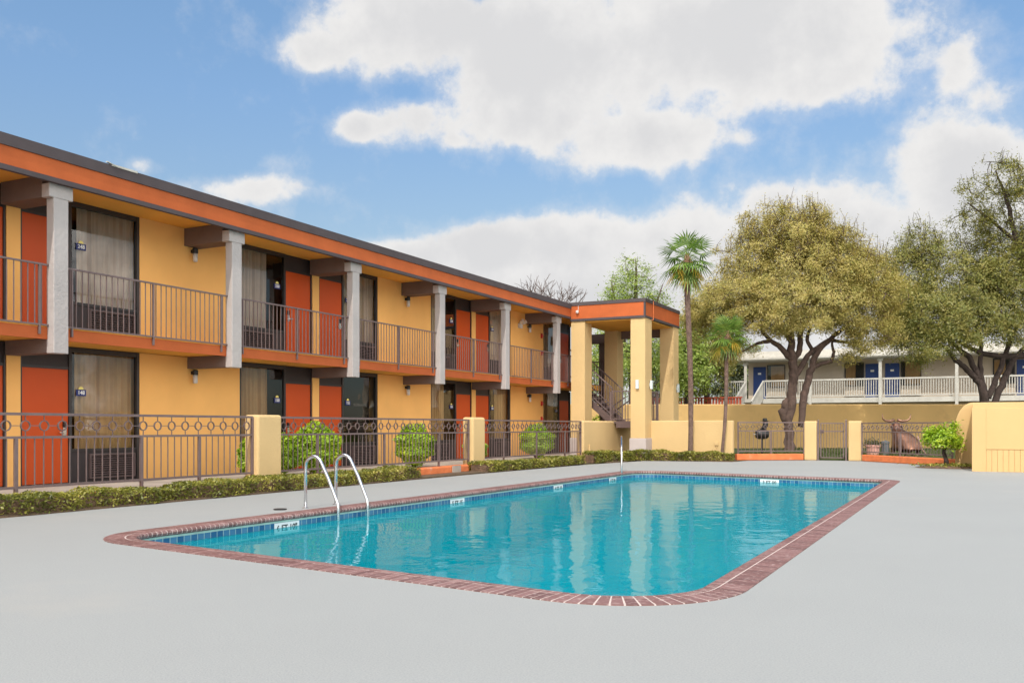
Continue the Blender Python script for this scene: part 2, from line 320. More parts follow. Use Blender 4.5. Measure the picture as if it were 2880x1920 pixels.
def world():
    w = bpy.data.worlds.new('World'); sc.world = w; w.use_nodes = True; nt = w.node_tree; nt.nodes.clear()
    L = nt.links.new
    sky = N(nt, 'ShaderNodeTexSky'); sky.sky_type = 'NISHITA'; sky.sun_disc = False
    sky.sun_elevation = math.asin(-SD.z); sky.sun_rotation = math.atan2(-SD.x, -SD.y)
    sky.air_density = 1.0; sky.dust_density = 0.6; sky.ozone_density = 1.4
    tc = N(nt, 'ShaderNodeTexCoord')
    def math2(op, a, b=None, clamp=False, c=None):
        n = N(nt, 'ShaderNodeMath', operation=op, use_clamp=clamp)
        for i, v in enumerate((a, b, c)):
            if v is None: continue
            if isinstance(v, (int, float)): n.inputs[i].default_value = v
            else: L(v, n.inputs[i])
        return n.outputs[0]
    def dot(v):
        n = N(nt, 'ShaderNodeVectorMath', operation='DOT_PRODUCT'); L(tc.outputs['Generated'], n.inputs[0]); n.inputs[1].default_value = v; return n.outputs['Value']
    fw = dot((-ST, CT, 0)); rt = dot((CT, ST, 0)); up = dot((0, 0, 1))
    fwc = math2('MAXIMUM', fw, 0.15)
    u = math2('DIVIDE', rt, fwc); v = math2('DIVIDE', up, fwc)
    # turbulence
    n5 = N(nt, 'ShaderNodeTexNoise', Scale=30.0, Detail=7, Roughness=0.62); L(tc.outputs['Generated'], n5.inputs['Vector'])
    n1 = N(nt, 'ShaderNodeTexNoise', Scale=4.0, Detail=9, Roughness=0.62); L(tc.outputs['Generated'], n1.inputs['Vector'])
    n2 = N(nt, 'ShaderNodeTexNoise', Scale=11.0, Detail=8, Roughness=0.6); L(tc.outputs['Generated'], n2.inputs['Vector'])
    def px(x, y): return (x - 1440) / 2582.0, (1200 - y) / 2582.0
    blobs = [(900, 140, 180, 75, 1.0), (1150, 80, 330, 160, 1.2), (1550, 150, 430, 240, 1.3), (2080, 80, 500, 210, 1.3), (1010, 355, 120, 58, 0.85), (1170, 330, 160, 85, 0.95), (1290, 395, 90, 40, 0.8), (1480, 330, 300, 130, 1.0), (1790, 390, 280, 110, 1.0),
             (2250, 220, 290, 110, 0.9), (2690, 190, 75, 100, 0.62), (2790, 280, 110, 60, 0.5), (2080, 385, 75, 36, 0.6), (400, 470, 75, 36, 0.6), (690, 535, 230, 50, 0.75), (780, 450, 80, 30, 0.4),
             (1130, 720, 200, 60, 1.0), (1400, 700, 270, 90, 1.1), (1650, 690, 300, 115, 1.1), (2000, 690, 330, 130, 1.1), (2330, 640, 330, 140, 1.2), (2730, 510, 260, 175, 1.2), (1900, 900, 900, 220, 1.3), (2800, 820, 600, 300, 1.3), (1390, 640, 70, 30, 0.5)]
    acc = None
    for (x, y, a, b, amp) in blobs:
        u0, v0 = px(x, y); a /= 2582.0; b /= 2582.0
        du = math2('DIVIDE', math2('SUBTRACT', u, u0), a); dv = math2('DIVIDE', math2('SUBTRACT', v, v0), b)
        r2 = math2('ADD', math2('MULTIPLY', du, du), math2('MULTIPLY', dv, dv))
        e = math2('MULTIPLY', math2('POWER', 2.718, math2('MULTIPLY', r2, -1.0)), amp)
        acc = e if acc is None else math2('SMOOTH_MAX', acc, e, c=0.25)
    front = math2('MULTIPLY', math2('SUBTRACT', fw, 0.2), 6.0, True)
    acc = math2('MULTIPLY', acc, front)
    # clouds over the rest of the sky
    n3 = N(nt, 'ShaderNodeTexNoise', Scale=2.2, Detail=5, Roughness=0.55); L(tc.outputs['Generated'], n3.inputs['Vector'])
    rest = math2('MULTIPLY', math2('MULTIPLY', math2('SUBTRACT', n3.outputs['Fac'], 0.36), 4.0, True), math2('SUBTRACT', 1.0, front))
    tur = math2('ADD', math2('MULTIPLY', math2('SUBTRACT', n1.outputs['Fac'], 0.5), 1.0), math2('ADD', math2('MULTIPLY', math2('SUBTRACT', n2.outputs['Fac'], 0.5), 1.35), math2('MULTIPLY', math2('SUBTRACT', n5.outputs['Fac'], 0.5), 0.6)))
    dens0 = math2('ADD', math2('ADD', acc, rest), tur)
    mr = N(nt, 'ShaderNodeMapRange', interpolation_type='SMOOTHSTEP'); mr.inputs['From Min'].default_value = 0.32; mr.inputs['From Max'].default_value = 0.70
    L(dens0, mr.inputs['Value']); dens = mr.outputs['Result']
    # no cloud without a body: fade where the body is thin
    body = math2('MULTIPLY', math2('ADD', acc, rest), 5.0, True)
    ml = N(nt, 'ShaderNodeMapRange', interpolation_type='SMOOTHSTEP'); ml.inputs['From Min'].default_value = 0.16; ml.inputs['From Max'].default_value = 0.62; ml.inputs['To Max'].default_value = 0.38; L(dens0, ml.inputs['Value'])
    dens = math2('MAXIMUM', dens, ml.outputs['Result'])
    dens = math2('MULTIPLY', dens, body)
    # thick parts are greyer, thin edges bright
    mr2 = N(nt, 'ShaderNodeMapRange', interpolation_type='SMOOTHSTEP'); mr2.inputs['From Min'].default_value = 0.55; mr2.inputs['From Max'].default_value = 1.35
    L(math2('ADD', math2('MULTIPLY', acc, 0.9), math2('MULTIPLY', math2('SUBTRACT', n2.outputs['Fac'], 0.42), 2.2)), mr2.inputs['Value'])
    cc = N(nt, 'ShaderNodeMixRGB'); cc.inputs['Color1'].default_value = (4.1, 4.05, 4.0, 1); cc.inputs['Color2'].default_value = (3.4, 3.4, 3.45, 1); L(mr2.outputs['Result'], cc.inputs['Fac'])
    # unseen cloud behind the camera, made brighter to add fill on the shaded facade
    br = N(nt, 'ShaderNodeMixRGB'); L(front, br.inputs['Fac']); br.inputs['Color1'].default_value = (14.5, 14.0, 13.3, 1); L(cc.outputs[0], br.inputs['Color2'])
    sk = N(nt, 'ShaderNodeMixRGB', blend_type='MULTIPLY', Fac=1.0); L(sky.outputs[0], sk.inputs['Color1'])
    hz = ramp(nt, up, [(0.0, (0.40, 0.42, 0.45)), (0.08, (0.42, 0.44, 0.46)), (0.2, (0.65, 0.63, 0.585)), (0.33, (0.71, 0.77, 0.78)), (0.5, (0.80, 0.93, 0.93))]); L(hz.outputs['Color'], sk.inputs['Color2'])
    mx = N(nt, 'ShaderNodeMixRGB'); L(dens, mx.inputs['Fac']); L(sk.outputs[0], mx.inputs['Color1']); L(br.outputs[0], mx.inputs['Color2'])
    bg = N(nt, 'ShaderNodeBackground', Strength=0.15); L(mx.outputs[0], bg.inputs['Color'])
    o = N(nt, 'ShaderNodeOutputWorld'); L(bg.outputs[0], o.inputs['Surface'])
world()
sc.view_settings.view_transform = 'Standard'; sc.view_settings.look = 'None'; sc.view_settings.exposure = 0.5; sc.view_settings.gamma = 1.0
sc.cycles.max_bounces = 8; sc.cycles.transparent_max_bounces = 12

# ------------------------------------------------------------------ pool outline
def offset_poly(P, d):          # P counter-clockwise, d > 0 outward
    n = len(P); out = []
    for i in range(n):
        a, b, c = Vector(P[i - 1]), Vector(P[i]), Vector(P[(i + 1) % n])
        e1 = (b - a).normalized(); e2 = (c - b).normalized()
        n1 = Vector((e1.y, -e1.x)); n2 = Vector((e2.y, -e2.x))
        k = (n1 + n2); k = k / k.length; out.append(b + k * (d / k.dot(n1)))
    return out
def round_poly(P, rad, seg=14):
    n = len(P); out = []
    for i in range(n):
        a, b, c = Vector(P[i - 1]), Vector(P[i]), Vector(P[(i + 1) % n]); r = rad[i]
        e1 = (a - b).normalized(); e2 = (c - b).normalized(); ang = e1.angle(e2); t = r / math.tan(ang / 2)
        p1 = b + e1 * t; p2 = b + e2 * t; cen = b + (e1 + e2).normalized() * (r / math.sin(ang / 2))
        a1 = math.atan2(*(p1 - cen).yx); a2 = math.atan2(*(p2 - cen).yx); d = (a2 - a1 + math.pi) % (2 * math.pi) - math.pi
        for k in range(seg + 1): out.append(Vector((cen.x + r * math.cos(a1 + d * k / seg), cen.y + r * math.sin(a1 + d * k / seg))))
    return out
OUT = [Vector((-8.68, 6.68)), Vector((-1.50, 5.58)), Vector((-1.52, 22.35)), Vector((-8.55, 24.35))]
INN = offset_poly(OUT, -0.30)
path = round_poly(INN, [0.65, 0.72, 0.35, 0.6])
def resample(P, step):
    P = P + [P[0]]; L = [0]
    for a, b in zip(P, P[1:]): L.append(L[-1] + (b - a).length)
    n = max(8, round(L[-1] / step)); out = []; k = 0
    for i in range(n):
        s = L[-1] * i / n
        while L[k + 1] < s: k += 1
        out.append(P[k].lerp(P[k + 1], (s - L[k]) / max(1e-9, L[k + 1] - L[k])))
    return out, L[-1]
ring, RL = resample(path, 0.074)
def normals(P):
    n = len(P); out = []
    for i in range(n):
        t = (P[(i + 1) % n] - P[i - 1]).normalized(); out.append(Vector((t.y, -t.x)))
    return out
rn = normals(ring)
def at(i, o, z): p = ring[i % len(ring)] + rn[i % len(ring)] * o; return (p.x, p.y, z)

pool = thing('swimming_pool', 'turquoise swimming pool with maroon brick coping and rounded corners', 'pool', (-5, 14, 0))
# coping bricks
mb = MB(); nr_ = len(ring)
prof_nose = [(-0.005, -0.060), (-0.030, -0.046), (-0.038, -0.022), (-0.030, 0.000), (-0.008, 0.011), (0.075, 0.0115), (0.075, -0.05)]
prof_flat = [(0.089, -0.02), (0.089, 0.012), (0.296, 0.007), (0.296, -0.02)]
for i in range(nr_):
    for prof in (prof_nose, prof_flat):
        A = []; B = []
        dz = random.uniform(0.0, 0.0008)
        for (o, z) in prof:
            a = Vector(at(i, o, z + dz)); b = Vector(at(i + 1, o, z + dz)); g = 0.075
            A.append(tuple(a.lerp(b, g))); B.append(tuple(a.lerp(b, 1 - g)))
        base = len(mb.v); k = len(prof); mb.v += A + B
        for j in range(k):
            j2 = (j + 1) % k; mb.f.append((base + j, base + k + j, base + k + j2, base + j2)); mb.m.append(0)
        mb.f.append(tuple(base + j for j in range(k))); mb.m.append(0); mb.f.append(tuple(base + k + j for j in range(k))[::-1]); mb.m.append(0)
mb.build('brick_coping', M['brick'], pool)
def ring_strip(name, prof, mat, uv=False):
    b = MB()
    for (o, z) in prof:
        for i in range(nr_): b.v.append(at(i, o, z))
    uvs = []
    for k in range(len(prof) - 1):
        for i in range(nr_):
            j = (i + 1) % nr_
            b.f.append((k * nr_ + i, k * nr_ + j, (k + 1) * nr_ + j, (k + 1) * nr_ + i)); b.m.append(0)
            uvs += [(i * RL / nr_, prof[k][1]), ((i + 1) * RL / nr_, prof[k][1]), ((i + 1) * RL / nr_, prof[k + 1][1]), (i * RL / nr_, prof[k + 1][1])]
    o = b.build(name, mat, pool)
    if uv:
        l = o.data.uv_layers.new(name='UVMap'); l.data.foreach_set('uv', [c for p in uvs for c in p])
    return o
ring_strip('mortar_bed', [(0.294, -0.03), (0.292, 0.0058), (0.08, 0.0102), (0.0, 0.0100), (-0.009, 0.0085), (-0.0285, -0.0012), (-0.0365, -0.022), (-0.0285, -0.045), (-0.004, -0.056)], M['mortar'])
ring_strip('plaster_strip', [(-0.004, -0.052), (0.0, -0.085)], M['mint'])
ring_strip('tile_band', [(0.0, -0.085), (0.0, -0.245)], M['tile'], True)
fl = MB()
ring_strip('basin_wall', [(0.0, -0.245), (0.0, -2.4)], M['basin'])
def zfloor(y): return -1.05 - max(0, min(1, (22 - y) / 14.0)) * 0.85
tri = tessellate_polygon([[Vector((p.x, p.y, 0)) for p in ring]])
fl.v = [(p.x + 0, p.y, zfloor(p.y)) for p in ring]; fl.f = [tuple(t) for t in tri]; fl.m = [0] * len(tri)
fl.build('basin_floor', M['basin'], pool)
wt = MB(); wt.v = [(p.x, p.y, -0.155) for p in ring]; wt.f = [tuple(range(nr_))]; wt.m = [0]
struct(wt.build('pool_water', M['water']), label='rippled turquoise water filling the pool')
# depth markers, skimmer
def marker(px, py, body, side):
    best = min(range(nr_), key=lambda i: (ring[i] - Vector((px, py))).length)
    p = ring[best]; n = rn[best]; t = Vector((-n.y, n.x))       # along the wall; reader stands in the pool
    b = MB(); w = 0.50
    c = Vector((p.x, p.y, -0.165)) - Vector((n.x, n.y, 0)) * 0.004
    T = Vector((t.x, t.y, 0)); NN = Vector((-n.x, -n.y, 0))
    b.quad(*[tuple(c + T * sx * w / 2 + Vector((0, 0, sz * 0.078)) + NN * 0.002) for sx, sz in ((-1, -1), (1, -1), (1, 1), (-1, 1))])
    o = b.build('depth_marker', M['markertile'], pool)
    xd = -T if T.cross(Vector((0, 0, 1))).dot(NN) < 0 else T
    text(body, 0.118, o, M['ink'], tuple(c + NN * 0.005), tuple(xd), (0, 0, 1), depth=0.001)
marker(-8.40, 9.75, "6 FT 10\"", 0); marker(-8.4, 14.2, '5 FT 15', 0); marker(-8.4, 18.6, '4 FT 10', 0); marker(-8.35, 21.9, '3 FT 00', 0); marker(-4.55, 22.9, '3 FT 00', 0)
b = MB(); b.box(-8.40, -8.372, 8.05, 8.62, -0.2, -0.09); b.build('skimmer_mouth', M['black'], pool)

# ------------------------------------------------------------------ ground, deck, beds, walkway, lawn
def sheet(name, outer, holes, z, mat, label=None, kind='structure'):
    loops = [[Vector((p[0], p[1], 0)) for p in outer]] + [[Vector((p[0], p[1], 0)) for p in h] for h in holes]
    tri = tessellate_polygon(loops); flat = [p for l in loops for p in l]
    b = MB(); b.v = [(p.x, p.y, z) for p in flat]
    for t in tri:
        a, c, d = (flat[k] for k in t)
        b.f.append(tuple(t) if (c - a).cross(d - a).z > 0 else tuple(t)[::-1]); b.m.append(0)
    return struct(b.build(name, mat), kind, label)
DECK = [(-11.45, -9), (14, -9), (14, 34.4), (-4.1, 34.5), (-5.2, 34.5), (-7.3, 33.15), (-7.45, 31.75), (-10.5, 31.25), (-11.1, 27.0), (-11.38, 20.5), (-11.45, 8)]
outer_ring = [(ring[i].x + rn[i].x * 0.294, ring[i].y + rn[i].y * 0.294) for i in range(nr_)]
sheet('pool_deck', DECK, [outer_ring], 0.0, M['deck'], 'pale grey coated pool deck around the pool')
sheet('ground', [(-300, -60), (300, -60), (300, 500), (-300, 500)], [DECK], -0.02, M['ground'], 'dry grassy ground beyond the courtyard')
b = MB(); b.box(-12.10, -11.46, -9, 29.0, -0.015, 0.03); b.box(-12.0, -7.5, 31.5, 32.38, -0.015, 0.03); b.box(-12.08, -10.9, 29.0, 31.5, -0.015, 0.028)
struct(b.build('planting_bed', M['soil']), label='brown soil bed under the low hedges')
b = MB(); b.box(-15.4, -12.36, -9, 36.5, -0.015, 0.16); struct(b.build('walkway', M['concrete']), label='concrete walkway along the motel doors')
b = MB(); b.box(-12.30, 8, 36.0, 54, -0.01, 0.17); b.box(-7.4, 8, 34.9, 36.0, -0.01, 0.15); struct(b.build('lawn', M['lawn']), label='shaded lawn behind the right fence')
P = np.stack([rng.uniform(-8, 1.5, 9000), rng.uniform(34.9, 45, 9000), np.full(9000, 0.16)], 1)
ang = rng.uniform(0, 6.28, 9000); h = rng.uniform(0.05, 0.14, 9000); dx = np.stack([np.cos(ang), np.sin(ang), 0 * ang], 1) * 0.012
tip = P + np.stack([rng.normal(0, .03, 9000), rng.normal(0, .03, 9000), h], 1)
struct(np_quads('grass', np.stack([P - dx, P + dx, tip + dx * .3, tip - dx * .3], 1), L_GRASS), 'stuff', 'short green grass on the shaded lawn')
# mulch patch at the little tree
mb = MB(); cen = (-0.72, 29.75)
pts = [(cen[0] + (0.95 if math.cos(a) < 0 else 0.62) * math.cos(a), cen[1] + 0.75 * math.sin(a)) for a in [k * 2 * math.pi / 28 for k in range(28)]]
for k in range(28):
    a, c = pts[k], pts[(k + 1) % 28]
    mb.v += [(a[0], a[1], 0.004), (c[0], c[1], 0.004), (cen[0] + (c[0] - cen[0]) * .6, cen[1] + (c[1] - cen[1]) * .6, 0.07), (cen[0] + (a[0] - cen[0]) * .6, cen[1] + (a[1] - cen[1]) * .6, 0.07)]
    i = len(mb.v) - 4; mb.f.append((i, i + 1, i + 2, i + 3)); mb.m.append(0); mb.v.append((cen[0], cen[1], 0.09)); mb.f.append((i + 3, i + 2, i + 4)); mb.m.append(0)
struct(mb.build('mulch_patch', M['mulch']), label='patch of brown bark mulch under the small tree')
P = np.stack([rng.normal(cen[0], .38, 900), rng.normal(cen[1], .3, 900), rng.uniform(0.06, 0.12, 900)], 1)
struct(np_quads('leaf_litter', leaf_quads(P, 0.08, 0.04, 0.6), L_HEDGE), 'stuff', 'dry leaf litter scattered on the mulch')

# ------------------------------------------------------------------ motel
WX = -15.0; PIER = [2.15, 10.35, 18.55, 26.75, 34.95]; Y0, Y1 = -6.0, 35.6
FLOORS = [(0.16, 2.68), (2.90, 5.40)]
motel = thing('motel_building', 'long two storey orange and yellow motel with grey balcony columns and orange doors', 'motel', (-16, 15, 0))
b = MB(); b.box(-19, -15.3, Y0, Y1, 0, 2.66); b.box(-19, -15.3, Y0, Y1, 2.9, 5.6); b.build('dark_room_backing', M['room'], motel)  # backing behind the windows, its near-black colour stands for unlit rooms
# yellow wall panels and piers
for fi, (z0, z1) in enumerate(FLOORS):
    edges = [Y0] + [e for p in PIER for e in (p - 2.70, p + 2.70)]
    for k in range(0, len(edges), 2):
        a = edges[k]; c = edges[k + 1] if k + 1 < len(edges) else Y1
        if a < Y1 and c - a > 0.1: b = MB(); b.box(-15.3, WX, a, min(c, Y1), z0, z1); b.build('wall_panel', M['yellow'], motel)
    for p in PIER:
        if p < 34: b = MB(); b.box(-15.3, WX, p - 0.13, p + 0.13, z0, z1); b.build('door_pier', M['yellow'], motel)
# slab, soffits, band
b = MB(); b.box(-15.3, -13.93, Y0, Y1, 2.69, 2.90); b.build('balcony_slab', M['soffit'], motel)
b = MB(); b.box(-13.928, -13.88, Y0, 33.2, 2.665, 2.865); b.build('balcony_band', M['orange'], motel)
b = MB(); b.box(-15.3, -13.66, Y0, Y1, 5.402, 5.46); b.build('soffit', M['soffit'], motel)
b = MB(); b.box(-13.66, -13.60, Y0, 31.66, 5.30, 5.62); b.build('fascia', M['orange'], motel)
b = MB(); b.box(-13.67, -13.585, Y0, 31.66, 5.235, 5.315); b.build('fascia_trim', M['trim'], motel)
b = MB(); b.box(-19.2, -13.57, Y0, 31.66, 5.615, 5.80); b.box(-19.2, -13.7, 31.66, Y1, 5.6, 5.80); b.build('roof_edge', M['trim'], motel)
mb = MB(); mb.box(-13.60, -13.555, 11.2, 11.75, 5.78, 5.815); mb.bar((-13.57, 11.1, 5.83), (-13.57, 11.3, 5.79), 0.05, 0.012); mb.build('loose_flashing', M['wood_white'], motel)
# columns and bracket beams
COLS = [-1.98 - 4.1, -1.98, 2.12, 6.22, 10.32, 14.42, 18.52, 22.64, 26.74, 30.85]
for y in COLS:
    mb = MB(); mb.box(-13.905, -13.72, y - 0.14, y + 0.14, 2.43, 5.02); mb.box(-13.915, -13.715, y - 0.225, y + 0.225, 5.02, 5.25)
    mb.build('balcony_column', M['grey'], motel, bevel=0.012)
    mb = MB(); mb.box(-15.0, -13.916, y - 0.215, y + 0.215, 5.03, 5.40); mb.build('bracket_beam', M['beam'], motel, bevel=0.008)
    mb = MB(); mb.box(-15.0, -13.906, y - 0.13, y + 0.13, 2.44, 2.688); mb.build('bracket_beam', M['beam'], motel, bevel=0.008)
# balcony railings
def railing(y0, y1):
    x = -13.855; mb = MB()
    mb.box(x - 0.018, x + 0.018, y0, y1, 3.885, 3.915); mb.box(x - 0.014, x + 0.014, y0, y1, 2.885, 2.912)
    n = round((y1 - y0) / 0.122)
    for k in range(1, n):
        y = y0 + (y1 - y0) * k / n; mb.box(x - 0.007, x + 0.007, y - 0.007, y + 0.007, 2.912, 3.885)
    o = mb.build('balcony_railing', M['iron'], motel)
    for y in (y0 + 0.16, (y0 + y1) / 2, y1 - 0.16):
        p = MB(); p.box(x - 0.017, x + 0.017, y - 0.017, y + 0.017, 2.74, 3.884); p.build('post', M['iron'], o)
for a, c in zip(COLS, COLS[1:]):
    if c > 3: railing(a + 0.145, c - 0.145)
railing(30.85 + 0.145, 33.0)
# rooms
def sign(parent, y, z, num, xf=-15.048):
    mb = MB(); mb.box(xf, xf + 0.012, y - 0.105, y + 0.105, z - 0.06, z + 0.06); o = mb.build('room_sign', M['sign_blue'], parent)
    text(num, 0.10, o, M['white'], (xf + 0.014, y, z), (0, 1, 0), (0, 0, 1), name='room_number')
    mb = MB(); mb.poly([(xf + 0.008, y + 0.055 * math.cos(a), z + 0.062 + 0.055 * math.sin(a)) for a in [k * math.pi / 10 for k in range(11)]])
    mb.build('sun_emblem', M['sign_yellow'], o)
def room(p, s, fi, num, cur, cover):
    z0, z1 = FLOORS[fi]; y = lambda d: p + s * d
    zb = z0 + 0.60
    # frame members
    mb = MB(); mb.box(-15.10, -15.02, y(0.13), y(0.17), z0, z1); mb.box(-15.10, -15.02, y(1.11), y(1.17), z0, z1); mb.box(-15.10, -15.01, y(2.64), y(2.70), z0, z1)
    mb.box(-15.10, -15.02, y(1.17), y(2.64), z1 - 0.09, z1); mb.box(-15.09, -15.03, y(0.17), y(1.11), z0 + 2.10, z0 + 2.15)
    mb.box(-15.10, -15.02, y(1.17), y(2.64), zb - 0.02, zb + 0.03)
    w = mb.build('window', M['frame'], motel)
    mb = MB(); mb.box(-15.075, -15.045, y(1.17), y(2.64), z0, zb - 0.02); mb.build('lower_panel', M['panel'], w)
    mb = MB(); ya, yb = sorted((y(1.17), y(2.64))); mb.quad((-15.055, ya, zb + 0.03), (-15.055, yb, zb + 0.03), (-15.055, yb, z1 - 0.09), (-15.055, ya, z1 - 0.09)); mb.build('pane', M['glass'], w)
    # air conditioner grille
    mb = MB(); g0, g1 = y(1.55), y(2.60); ga, gb = z0 + 0.06, z0 + 0.53
    mb.box(-15.045, -15.0, g0, g1, gb - 0.03, gb, 0); mb.box(-15.045, -15.0, g0, g1, ga, ga + 0.03, 0)
    mb.box(-15.045, -15.0, g0, g0 + s * 0.03, ga + 0.03, gb - 0.03, 0); mb.box(-15.045, -15.0, g1 - s * 0.03, g1, ga + 0.03, gb - 0.03, 0)
    for k in range(9):
        zz = ga + 0.05 + k * (gb - ga - 0.08) / 9
        mb.quad((-15.04, g0 + s * .03, zz + .03), (-15.04, g1 - s * .03, zz + .03), (-15.012, g1 - s * .03, zz + .012), (-15.012, g0 + s * .03, zz + .012), 0)
    mb.build('air_conditioner_grille', M['iron_dark'], w)
    # curtain with pleats
    if cover:
        mb = MB(); c0, c1 = cover; n = 70; prev = None; ph = random.uniform(0, 6)
        for k in range(n + 1):
            t = c0 + (c1 - c0) * k / n; xx = -15.17 + 0.028 * math.sin(t * 34 + 2.2 * math.sin(t * 9 + ph)) + 0.012 * math.sin(t * 77 + ph)
            q = ((xx, y(t), zb - 0.03), (xx + 0.01 * math.sin(t * 20 + ph), y(t), z1 - 0.02))
            if prev: mb.quad(prev[0], q[0], q[1], prev[1])
            prev = q
        mb.build('curtain', cur, w, smooth=True)
    # door
    mb = MB(); mb.box(-15.09, -15.045, y(0.175), y(1.105), z0 + 0.015, z0 + 2.098); d = mb.build('door', M['door'], motel)
    hy = y(1.02); mb = MB(); mb.box(-15.043, -15.015, hy - 0.035, hy + 0.035, z0 + 0.88, z0 + 1.03, 0); mb.box(-15.043, -15.005, hy - 0.03, hy + 0.03, z0 + 1.032, z0 + 1.14, 1)
    mb.bar((-14.99, hy, z0 + 0.94), (-14.99, hy - s * 0.13, z0 + 0.94), 0.022, None, 0); mb.bar((-15.02, hy, z0 + 0.94), (-14.985, hy, z0 + 0.94), 0.025, None, 0)
    mb.build('door_handle', [M['silver'], M['black']], d)
    mb = MB(); mb.box(-15.08, -15.05, y(0.17), y(1.11), z0 + 2.15, z1); mb.build('transom_panel', M['panel'], motel)
    if num: sign(w, y(1.38 if s > 0 else 1.40), z0 + 1.68, num)
C1, C2 = M['curtain'], M['curtain_grey']
rooms = {0: ['144', '146', '148', '150', '152', '154', '156', '158'], 1: ['244', '246', '248', '250', '252', '254', '256', '258']}
k = 0
for p in PIER:
    for s in (-1, 1):
        if p == 34.95 and s == 1: continue
        for fi in (0, 1):
            nums = {(2.15, -1): '42', (2.15, 1): '44', (10.35, -1): '46', (10.35, 1): '48', (18.55, -1): '50', (18.55, 1): '52', (26.75, -1): '54', (26.75, 1): '56', (34.95, -1): '58'}
            num = str(fi + 1) + nums[(p, s)]
            cur = C1 if fi == 0 else C2
            cover = (1.36, 2.66)
            if (p, s) == (18.55, -1): cover = (1.62, 2.66)
            if (p, s, fi) == (18.55, 1, 0): cover = None
            if (p, s) == (26.75, -1): cover = (1.72, 2.66)
            if (p, s, fi) == (26.75, 1, 0): cover = (1.75, 2.66)
            room(p, s, fi, num, cur, cover)
# wall lamps, alarms, floodlight
for (yl, fi) in [(6.3, 0), (6.3, 1), (14.42, 0), (14.42, 1), (22.64, 0), (22.64, 1), (30.85, 0), (30.85, 1)]:
    zt = 2.42 if fi == 0 else 5.01
    mb = MB(); mb.lathe([(0.045, 0), (0.06, -0.02), (0.06, -0.11), (0.04, -0.115)], (-14.90, yl, zt), 16); mb.box(-15, -14.95, yl - 0.03, yl + 0.03, zt - 0.1, zt - 0.03)
    o = mb.build('wall_lamp', M['black'], motel, smooth=False)
    mb = MB(); mb.lathe([(0.05, 0), (0.05, -0.16), (0.03, -0.175)], (-14.90, yl, zt - 0.117), 16); mb.build('lamp_glass', M['lampglass'], o, smooth=True)
for z in (4.70, 4.05):
    mb = MB(); mb.box(-15, -14.95, 32.0, 32.11, z - 0.09, z + 0.09); mb.lathe([(0.055, -0.02), (0.05, 0.03)], (-14.96, 32.055, z), 12); mb.build('fire_alarm', M['red'], motel)
for z in (2.1, 1.5):
    mb = MB(); mb.box(-15, -14.95, 32.0, 32.11, z - 0.09, z + 0.09); mb.lathe([(0.055, -0.02), (0.05, 0.03)], (-14.96, 32.055, z), 12); mb.build('fire_alarm', M['red'], motel)
mb = MB(); mb.box(-15, -14.93, 30.05, 30.30, 4.82, 4.98)
for dy in (-0.1, 0.1):
    mb.tube([(-14.92, 30.17 + dy, 5.0), (-14.78, 30.17 + dy * 1.4, 5.08)], [0.05, 0.07], 12)
mb.build('twin_floodlight', M['lampglass'], motel)

# ------------------------------------------------------------------ stair tower
tower = thing('stair_tower', 'open stair tower with four thick yellow columns under a square orange roof band', 'stair tower', (-12.2, 33.8, 0))
TX0, TX1, TY0, TY1 = -13.62, -10.70, 31.70, 35.95
for (x0, x1, y0, y1) in [(TX0, -13.05, TY0 + .04, 32.45), (-11.27, TX1, TY0 + .04, 32.50), (TX0, -13.05, 35.2, TY1 - .04), (-11.27, TX1, 35.2, TY1 - .04)]:
    mb = MB(); mb.box(x0, x1 - .012, y0, y1, 0.79, 5.15); c = mb.build('tower_column', M['cream'], tower, bevel=0.012)
    mb = MB(); mb.box(x0 - 0.035, x1 + 0.02, y0 - 0.035, y1 + 0.035, 0, 0.79); mb.build('column_plinth', M['plinth'], c, bevel=0.02)
mb = MB(); mb.box(TX0, TX1, TY0, TY1, 5.23, 5.725); mb.build('roof_band', M['orange'], tower)
mb = MB(); mb.box(TX0 - .01, TX1 + .012, TY0 - .012, TY1 + .01, 5.145, 5.232); mb.build('lower_trim', M['trim'], tower)
mb = MB(); mb.box(TX0 - .03, TX1 + .025, TY0 - .025, TY1 + .02, 5.72, 5.85); mb.build('roof_edge', M['trim'], tower)
mb = MB(); mb.box(TX1 - .055, TX1 + .010, TY0 - .010, TY0 + .06, 5.231, 5.721); mb.build('corner_trim', M['trim'], tower)
mb = MB(); mb.box(TX0 + .1, TX1 - .1, TY0 + .1, TY1 - .1, 5.10, 5.14); mb.build('tower_soffit', M['soffit'], tower)
for (x, y, dx, dy) in [(-10.99, TY0 + .04, 0, -1), (TX1 - .012, 32.25, 1, 0), (TX1 - .012, 35.6, 1, 0)]:
    mb = MB(); z = 2.74
    if dy: mb.box(x - 0.055, x + 0.055, y - 0.10, y - 0.03, z - 0.16, z + 0.16); mb.box(x - 0.025, x + 0.025, y - 0.03, y, z - 0.06, z + 0.06)
    else: mb.box(x + 0.03, x + 0.11, y - 0.055, y + 0.055, z - 0.16, z + 0.16); mb.box(x, x + 0.03, y - 0.025, y + 0.025, z - 0.06, z + 0.06)
    mb.build('wall_sconce', M['sconce'], tower, bevel=0.006)
mb = MB(); mb.lathe([(0.05, 0.03), (0.06, 0.0), (0.05, -0.05), (0.02, -0.075)], (-13.32, TY0 - 0.075, 5.49), 14); mb.box(-13.345, -13.295, TY0 - 0.07, TY0, 5.49, 5.54); mb.bar((-13.30, TY0 - .012, 5.53), (-13.30, TY0 - .012, 5.73), 0.012)
mb.build('security_camera', M['lampglass'], tower)
